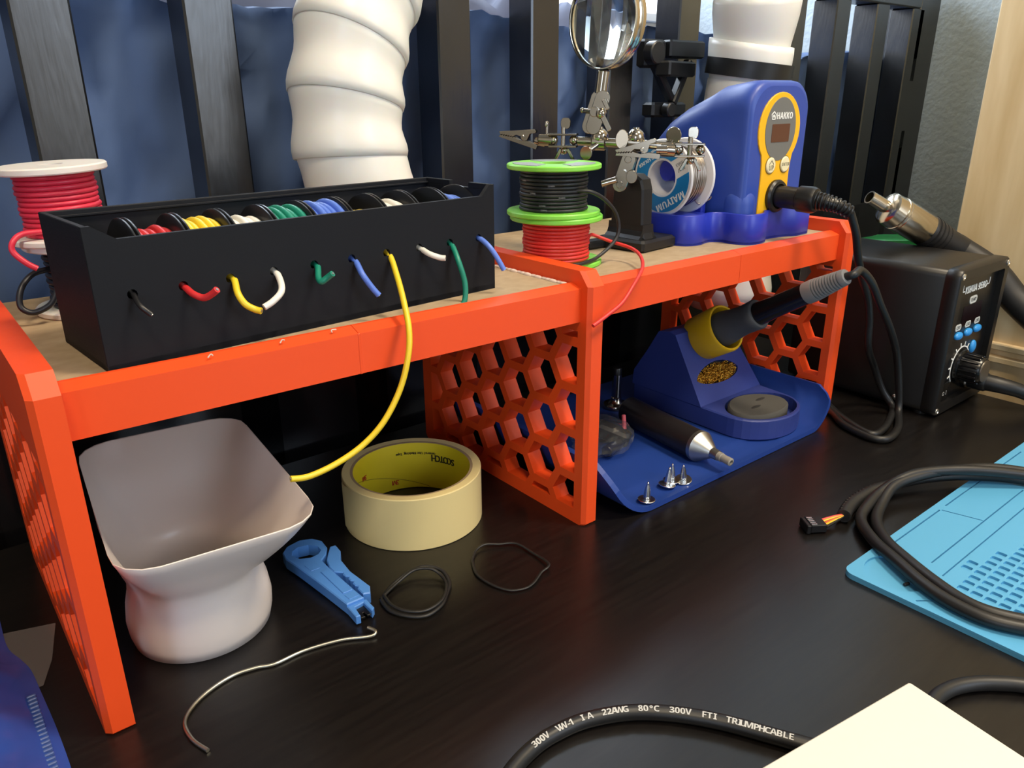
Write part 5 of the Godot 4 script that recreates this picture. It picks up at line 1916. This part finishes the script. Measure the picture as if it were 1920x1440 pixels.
# ---------------------------------------------------------------- cables on the desk
func text_path(txt: String, path: PackedVector3Array, r: float, start: float, h: float, lean: float, material: Material, parent: Node3D) -> void:
	var f := SystemFont.new()
	f.font_names = PackedStringArray(["Droid Sans"])
	f.font_weight = 600
	var st := SurfaceTool.new()
	var lens := [0.0]
	for i in path.size() - 1: lens.append(lens[-1] + path[i].distance_to(path[i + 1]))
	var s := start
	for ch in txt:
		if ch == " ":
			s += h * 0.8
			continue
		var t := TextMesh.new()
		t.font = f
		t.text = ch
		t.font_size = 40
		t.pixel_size = 0.01
		t.depth = 0.03
		t.curve_step = 1.5
		var k := 0
		while k < lens.size() - 2 and lens[k + 1] < s: k += 1
		var p: Vector3 = path[k].lerp(path[k + 1], (s - lens[k]) / maxf(lens[k + 1] - lens[k], 0.001))
		var d := (path[k + 1] - path[k]).normalized()
		var side := d.cross(Vector3.UP).normalized()
		var n := (Vector3.UP * cos(lean) + side * sin(lean)).normalized()
		var y := n.cross(d).normalized()
		st.append_from(t, 0, Transform3D(Basis(d * 1.2, y, n) * Basis.from_scale(Vector3.ONE * h * U / 0.3), (p + n * (r + 0.02) - spots[parent]) * U))
		s += h * (1.05 if ch in ["W", "M"] else 0.5 if ch in ["I", "1", "-"] else 0.86)
	var o := MeshInstance3D.new()
	o.mesh = st.commit()
	o.material_override = material
	o.name = numbered("lettering", parent)
	parent.add_child(o, true)
	spots[o] = spots[parent]

func build_cables() -> void:
	var ink := mat("cable print", "b9b9b6", 0.6)
	# coiled cable with its five pin connector
	var t := thing("coiled_cable", "coiled black cable with a five pin connector lying over the light blue mat", "cable", V(150, 0, 120))
	var m := MB.new()
	var p1 := [V(120.3, 5.0, 93.5), V(138.7, 5.0, 89.1), V(163.5, 5.0, 89.5), V(187.8, 6.6, 97.8), V(208, 7.4, 108.0), V(228, 6.8, 121.0), V(246, 6.8, 143.9), V(248, 6.8, 175), V(232, 6.8, 205), V(200, 6.8, 224), V(160, 6.8, 228), V(122, 6.8, 222), V(101, 6.8, 208), V(92.2, 6.8, 197.2), V(86.4, 6.8, 183.8), V(86.5, 6.8, 171.8), V(91.8, 6.8, 156.8), V(100.2, 6.8, 139.8), V(111.5, 6.0, 123.0), V(129.2, 4.6, 108.6), V(148.5, 5.4, 101.4), V(170.2, 10.5, 98.6), V(195.2, 13.2, 106.6), V(218.1, 13.2, 117.3), V(238.0, 12.6, 131.2), V(254, 10.0, 152), V(254, 7.2, 180), V(236, 7.2, 212), V(204, 7.2, 233), V(160, 7.2, 237), V(116, 7.2, 229), V(96, 7.2, 212), V(86.0, 7.0, 199.3), V(79.8, 7.0, 185.4), V(80.0, 7.0, 170.0), V(85.0, 7.0, 154.6), V(94.5, 7.0, 137.2), V(107.0, 5.6, 118.5), V(124.0, 4.6, 102.0), V(141.1, 6.2, 97.0), V(162.0, 8.5, 95.5), V(184, 13.4, 100.5), V(206, 14.4, 112.5), V(228, 13.8, 131), V(262, 9.0, 160), V(290, 7.0, 170)]
	var sm := smooth_path(p1, 7)
	m.tube(sm, 3.2, 14)
	obj("cable", m, cable_black, t)
	m = MB.new()
	m.tube(smooth_path([V(120.3, 5.0, 93.5), V(128, 5.0, 91.0), V(138.7, 5.0, 89.1), V(148.7, 5.0, 88.8), V(163.5, 5.0, 89.5), V(175.5, 5.4, 93.0)], 6), 4.0, 14)
	obj("shrink_sleeve", m, mat("sleeve", "1b1b1c", 0.5), t)
	m = MB.new()
	for i in 14:
		var pp := sm[2 + i]
		m.ball(pp + V(-1.0, 2.6, -2.0), 1.3, V(1, 0.8, 1), 8)
	obj("sleeve_knots", m, mat("sleeve", "1b1b1c", 0.5), t)
	var cols := ["d8463c", "e8b52a", "b5532c", "e8b52a", "1a1a1a"]
	var cc := V(101.5, 3.4, 86.8)
	var cb := Basis(V(0.82, 0, 0.57), V(0, 1, 0), V(-0.57, 0, 0.82))
	for i in 5:
		m = MB.new()
		m.tube(smooth_path([V(122.0, 5.0, 93.2), V(116.5, 5.2 - i * 0.3, 90.8 + i * 0.55), cc + cb * V(4.6, 0.4, -3.7 + i * 1.85)], 6), 0.85, 8)
		obj("lead_wire", m, mat("lead %s" % cols[i], cols[i], 0.4), t)
	m = MB.new()
	m.box(cc, V(9.5, 5.0, 10.0), 0.4, cb)
	m.box(cc + cb * V(-5.9, -0.3, 0), V(2.4, 5.4, 10.8), 0.4, cb)
	m.box(cc + cb * V(-1.5, 0, -6.0), V(4.6, 3.4, 2.4), 0.4, cb)
	obj("connector_housing", m, mat("housing", "111113", 0.35), t)
	for i in 5:
		m = MB.new()
		m.box(cc + cb * V(-2.6, 2.6, -3.7 + i * 1.85), V(3.4, 0.4, 0.7), 0.1, cb)
		obj("contact_pin", m, mat("zinc", "ececea", 0.22, 1.0), t)
	# printed cable in front
	t = thing("printed_cable", "thick black cable with white TRIUMPHCABLE print in the foreground", "cable", V(-90, 0, 130))
	m = MB.new()
	var p2 := [V(-168, 3.2, 127.0), V(-156.0, 3.2, 116.0), V(-142.5, 3.2, 109.9), V(-129.7, 3.2, 106.9), V(-118.3, 3.2, 106.8), V(-104.1, 3.2, 109.7), V(-88.1, 3.2, 117.7), V(-75.3, 3.2, 129.0), V(-63.9, 3.2, 143.8), V(-54.0, 3.2, 161.3), V(-44.8, 3.2, 178.3), V(-34, 3.2, 200), V(-20, 3.2, 230)]
	var s2 := smooth_path(p2, 10)
	m.tube(s2, 3.15, 16)
	obj("jacket", m, cable_black, t)
	text_path("300V  VW-1  I A  22AWG  80°C  300V  FTI  TRIUMPHCABLE", s2, 3.15, 44.0, 2.5, 0.35, ink, t)
	t = thing("black_cable", "plain black cable looping out from under the white box, bottom right", "cable", V(25, 0, 198))
	m = MB.new()
	m.tube(smooth_path([V(-14, 3.2, 214), V(-4, 3.2, 202), V(5.6, 3.2, 194.5), V(13.6, 3.2, 192.3), V(22.8, 3.2, 193.0), V(32.4, 3.2, 196.5), V(42.0, 3.2, 203.2), V(52, 3.2, 214), V(60, 3.2, 232)], 9), 3.15, 16)
	obj("jacket", m, cable_black, t)

# ---------------------------------------------------------------- things lying on the desk
func build_desk_things() -> void:
	# masking tape
	var c := V(-67.6, 0, -75.8)
	var t := thing("masking_tape", "roll of cream masking tape with a yellow printed core on the desk", "tape roll", c)
	var xf := Transform3D(Basis.IDENTITY, c)
	var m := MB.new()
	m.lathe(xf, [Vector2(35.8, 0.2), Vector2(40.2, 0.0), Vector2(40.7, 0.5), Vector2(40.7, 31.5), Vector2(40.3, 32.0), Vector2(35.8, 31.9)], 80)
	var tm := mat("crepe", "d9c68c", 0.7)
	bumpy(tm, 0.05, 95, 0.15, V(8, 80, 80))
	obj("tape", m, tm, t)
	m = MB.new()
	m.lathe(xf, [Vector2(34.2, 0.3), Vector2(35.9, 0.3), Vector2(35.9, 31.8), Vector2(34.2, 31.6), Vector2(34.2, 0.3)].slice(0), 80)
	obj("core_edge", m, mat("card", "9b8465", 0.8), t)
	m = MB.new()
	m.lathe(xf, [Vector2(34.2, 31.5), Vector2(34.15, 31.2), Vector2(34.1, 0.4)], 80)
	var core := obj("core_print", m, mat("core yellow", "d8c21e", 0.5), t)
	var redi := mat("core red", "b5321c", 0.6)
	var inkk := mat("core black", "262012", 0.6)
	var on_core := func(txt: String, h: float, ang: float, y: float, mm: Material, w: int, spin: float) -> void:
		var acc := -0.5 * txt.length() * h * 0.62
		for ch in txt:
			var an := ang + (acc + h * 0.31) / 34.0 * (-1.0 if spin > 1.0 else 1.0)
			var nrm := V(-cos(an), 0, -sin(an))
			var x := V(-sin(an), 0, cos(an))
			lettering(ch, h, Transform3D(Basis(x, Vector3.UP, nrm) * Basis(V(0, 0, 1), spin), c + nrm * -33.9 + V(0, y, 0)), mm, core, w)
			acc += h * 0.62
	on_core.call("3M", 3.2, -2.72, 24.5, redi, 800, PI)
	on_core.call("3M", 3.2, -2.05, 17.5, redi, 800, PI)
	on_core.call("3M", 3.2, -1.35, 5.5, redi, 800, PI)
	on_core.call("General Use Masking Tape", 1.7, -0.95, 24.5, inkk, 700, PI)
	on_core.call("SCOTCH", 4.2, -2.7, 4.4, mat("core yellow", "d8c21e", 0.5), 800, PI)
	on_core.call("SCOTCH", 4.6, -0.4, 21.5, inkk, 800, PI)
	for q in [[-2.95, -2.45, 1.2, 7.6, "core black", "262012"], [-2.95, -2.5, 9.6, 13.4, "core brown", "6b2c1a"], [-3.45, -3.15, 3.0, 9.0, "core black", "262012"], [-3.45, -3.15, 11.0, 14.6, "core brown", "6b2c1a"]]:
		var pm2 := MB.new()
		for i in 8:
			var a0 := lerpf(q[0], q[1], i / 8.0)
			var a1 := lerpf(q[0], q[1], (i + 1) / 8.0)
			pm2.quad(c + V(34.0 * cos(a0), q[2], 34.0 * sin(a0)), c + V(34.0 * cos(a1), q[2], 34.0 * sin(a1)), c + V(34.0 * cos(a1), q[3], 34.0 * sin(a1)), c + V(34.0 * cos(a0), q[3], 34.0 * sin(a0)))
		obj("print_block", pm2, mat(q[4], q[5], 0.6), core)
	var groove := MB.new()
	var gp := []
	for i in 30:
		var an := -3.0 + 2.3 * i / 29.0
		gp.append(c + V(33.95 * cos(an), 26.0 - 25.0 * i / 29.0, 33.95 * sin(an)))
	groove.tube(smooth_path(gp, 2), 0.18, 5)
	obj("core_seam", groove, mat("seam", "8c7a18", 0.7), core)
	m = MB.new()
	var fl := []
	for i in 9:
		var an := PI + 0.25 - 0.03 * i
		var rr := 40.8 + 0.1 * (8 - i)
		fl.append(c + V(rr * cos(an), 0, rr * sin(an)))
	for i in 8:
		m.quad(fl[i] + V(0, 3, 0), fl[i + 1] + V(0, 3, 0), fl[i + 1] + V(0, 31, 0), fl[i] + V(0, 31, 0))
	obj("tape_end", m, tm, t)
	# wire stripper
	t = thing("wire_stripper", "blue plastic punch down wire stripper with finger ring lying on the desk", "wire stripper", V(-140, 0, -40))
	var sb := mat("stripper blue", "4d84cc", 0.4)
	var hx := Transform3D(Basis(V(1, 0, 0), V(0, 0, -1), V(0, 1, 0)), Vector3.ZERO)
	var pl := func(a: Array) -> PackedVector2Array:
		var o := PackedVector2Array()
		for i in range(0, a.size(), 2): o.append(Vector2(a[i], -a[i + 1]))
		return o
	m = MB.new()
	var body: PackedVector2Array = pl.call([-151.5, -69.2, -149.6, -57.4, -146.8, -34.2, -144.7, -13.6, -135.6, -13.4, -136.1, -20.7, -137.1, -47.6, -137.0, -56.3, -132.6, -60.0, -129.3, -65.7, -128.5, -73.7, -131.6, -79.2, -138.0, -82.0, -146.1, -80.2, -150.4, -75.7])
	m.prism(body, hx, 0.6, 7.0, 0.5, false, pl.call([-147.6, -70.2, -145.8, -73.6, -141.8, -75.6, -136.2, -74.2, -132.8, -69.8, -133.0, -65.0, -136.0, -62.4, -140.6, -61.8, -145.6, -64.4]))
	obj("body", m, sb, t)
	m = MB.new()
	m.prism(pl.call([-146.6, -57.0, -145.9, -50.0, -141.0, -50.0, -140.6, -57.0]), hx, 6.9, 7.2, 0.1)
	m.prism(pl.call([-142.6, -46.0, -142.2, -22.0, -137.2, -22.0, -137.6, -46.0]), hx, 6.9, 7.5, 0.2)
	m.prism(pl.call([-142.4, -20.6, -142.0, -16.0, -137.0, -16.0, -137.2, -20.6]), hx, 6.9, 7.3, 0.1)
	obj("raised_pad", m, sb, t)
	m = MB.new()
	var armp: Array = [-124.6, -64.8, -125.2, -58.0, -129.0, -50.7, -130.2, -37.9, -128.6, -20.0, -131.4, -14.6, -134.6, -16.1, -134.5, -22.0, -133.2, -23.2, -134.2, -25.0, -134.2, -27.4, -133.0, -28.6, -134.0, -30.2, -134.0, -32.4, -133.0, -33.6, -134.2, -35.2, -134.4, -37.4, -133.6, -38.8, -137.0, -42.4, -137.0, -47.5, -135.0, -54.7, -132.0, -59.4, -127.7, -65.4]
	m.prism(pl.call(armp), hx, 0.6, 7.0, 0.5)
	obj("lever_arm", m, sb, t)
	m = MB.new()
	m.prism(pl.call([-144.6, -13.9, -145.0, -4.2, -142.8, -3.8, -141.8, -11.3, -136.8, -11.9, -136.8, -3.6, -134.6, -5.4, -134.4, -13.6]), hx, 0.6, 5.4, 0.4)
	obj("punch_fork", m, sb, t)
	m = MB.new()
	m.prism(pl.call([-142.4, -12.4, -142.2, -4.4, -140.4, -4.0, -140.2, -7.2, -139.2, -7.4, -138.9, -4.4, -137.2, -4.2, -136.8, -12.0]), hx, 2.4, 3.4, 0.1)
	obj("blade", m, mat("blade", "55534f", 0.35, 1.0), t)
	# two black loops
	var rub := mat("rubber", "141415", 0.5)
	m = MB.new()
	m.tube(smooth_path([V(-126.4, 1.2, -13.3), V(-116, 1.6, -20.0), V(-104, 3.2, -22.4), V(-95.5, 4.5, -19.4), V(-90.6, 3.4, -11.9), V(-92.5, 1.4, -3.0), V(-98.6, 1.2, 3.2), V(-106, 1.2, 9.4), V(-115.8, 1.2, 11.4), V(-123, 1.2, 6.0), V(-127.4, 1.2, -3.0), V(-126.4, 1.2, -13.3)], 8), 1.2, 8, -1.0, 0.7)
	m.tube(smooth_path([V(-124.4, 2.4, -14.0), V(-114, 2.6, -18.6), V(-103, 4.8, -20.0), V(-96, 5.4, -15.0), V(-93.4, 3.4, -9.0), V(-95.5, 2.4, -1.0), V(-104, 2.4, 7.4), V(-114.8, 2.4, 9.4), V(-122.5, 2.4, 3.4), V(-125.4, 2.4, -5.0), V(-124.4, 2.4, -14.0)], 8), 0.9, 8, -1.0, 0.8)
	tag(obj("rubber_band", m, rub), "doubled black rubber band loop lying beside the blue stripper", "rubber band", "black loops on the desk")
	m = MB.new()
	m.tube(smooth_path([V(-70.6, 1.0, -13.0), V(-64, 1.6, -18.5), V(-57.1, 2.2, -19.5), V(-50, 1.6, -15.4), V(-42.6, 1.8, -9.6), V(-41.0, 1.2, 3.0), V(-42.4, 2.4, 17.6), V(-50, 1.6, 20.2), V(-59.2, 1.0, 24.2), V(-66.0, 1.0, 24.4), V(-72.4, 1.0, 20.4), V(-76.2, 1.0, 10.6), V(-76.4, 1.0, -1.0), V(-70.6, 1.0, -13.0)], 8), 0.85, 8, -1.0, 0.6)
	tag(obj("rubber_band", m, rub), "thin single black rubber band loop lying right of the masking tape", "rubber band", "black loops on the desk")
	# bent solder wire
	m = MB.new()
	m.tube(smooth_path([V(-225.6, 1.0, 26.9), V(-228.5, 1.0, 17.1), V(-227.6, 1.0, 5.9), V(-218.9, 1.0, -2.6), V(-204.8, 1.0, -7.3), V(-193.6, 1.0, -5.8), V(-186.3, 1.0, -2.9), V(-172.4, 1.0, -2.8), V(-155.9, 1.0, 1.3), V(-144.5, 1.2, 7.6), V(-141.2, 2.0, 7.2), V(-143.0, 2.6, 3.1)], 8), 0.85, 8)
	tag(obj("solder_wire", m, mat("solder wire", "b9b6a8", 0.35, 1.0)), "loose bent piece of silver solder wire with a hooked end on the desk", "wire")
	# white box at the bottom right
	var px := V(-0.988, 0, -0.155)
	var pz := V(-0.14, 0, 0.99)
	m = MB.new()
	var pc := V(5.0, 0, 184.5)
	m.box(pc + px * 80.0 + pz * 90.0 + V(0, 9.4, 0), V(160, 5.6, 180), 0.6, Basis(-px, Vector3.UP, pz))
	tag(obj("white_slab", m, mat("slab", "d9d4c6", 0.6)), "plain off white flat slab resting on cables in the bottom right foreground", "slab")
	# blue zip pouch and a clear sheet at the lower left
	t = thing("zip_pouch", "translucent blue zip pouch lying at the far lower left of the desk", "pouch", V(-330, 0, -40))
	m = MB.new()
	var nz := FastNoiseLite.new()
	nz.seed = 44
	nz.frequency = 0.03
	var edge := [V(-276, 0, -170), V(-276.2, 0, -120), V(-276.4, 0, -92), V(-273.0, 0, -78), V(-270.6, 0, -67), V(-269.6, 0, -48.6), V(-268.4, 0, -20), V(-268.2, 0, 10), V(-269.5, 0, 60)]
	var ep := smooth_path(edge, 6)
	var g := m.grp()
	var gr := []
	for i in ep.size():
		var row := PackedVector3Array()
		for j in 22:
			var f := j / 21.0
			var p := ep[i] + V(-130.0 * f, 0, 0)
			p.y = 1.0 + 26.0 * pow(sin(PI * minf(f * 1.1, 1.0)), 0.8) * smoothstep(0.0, 0.12, f) + 6.0 * nz.get_noise_2d(p.x * 1.5, p.z) * smoothstep(0.0, 0.2, f)
			p.y = maxf(p.y, 0.8)
			row.append(p)
		gr.append(row)
	for i in ep.size() - 1:
		for j in 21:
			m.quad(gr[i][j], gr[i + 1][j], gr[i + 1][j + 1], gr[i][j + 1], g)
	var pm := mat("pouch", "2b4a9c", 0.22)
	obj("sheet", m, pm, t)
	m = MB.new()
	for i in 26:
		var z := -46.0 + i * 2.6
		m.box(V(-273.4, 2.9 + 0.2 * sin(i), z), V(3.4, 1.6, 1.2), 0.3)
	obj("zip_teeth", m, mat("zip", "4a5f96", 0.35), t)
	m = MB.new()
	m.prism(PackedVector2Array([Vector2(-279, 105), Vector2(-255.8, 97.4), Vector2(-262, 70), Vector2(-268.0, 54), Vector2(-279, 54)]), hx, 0.3, 0.7)
	var film := mat("sheet film", "9a9a9c", 0.15)
	film.transparency = BaseMaterial3D.TRANSPARENCY_ALPHA
	film.albedo_color = Color(0.55, 0.52, 0.52, 0.3)
	tag(obj("clear_sheet", m, film), "clear plastic sheet corner sticking out from under the blue pouch", "plastic sheet")
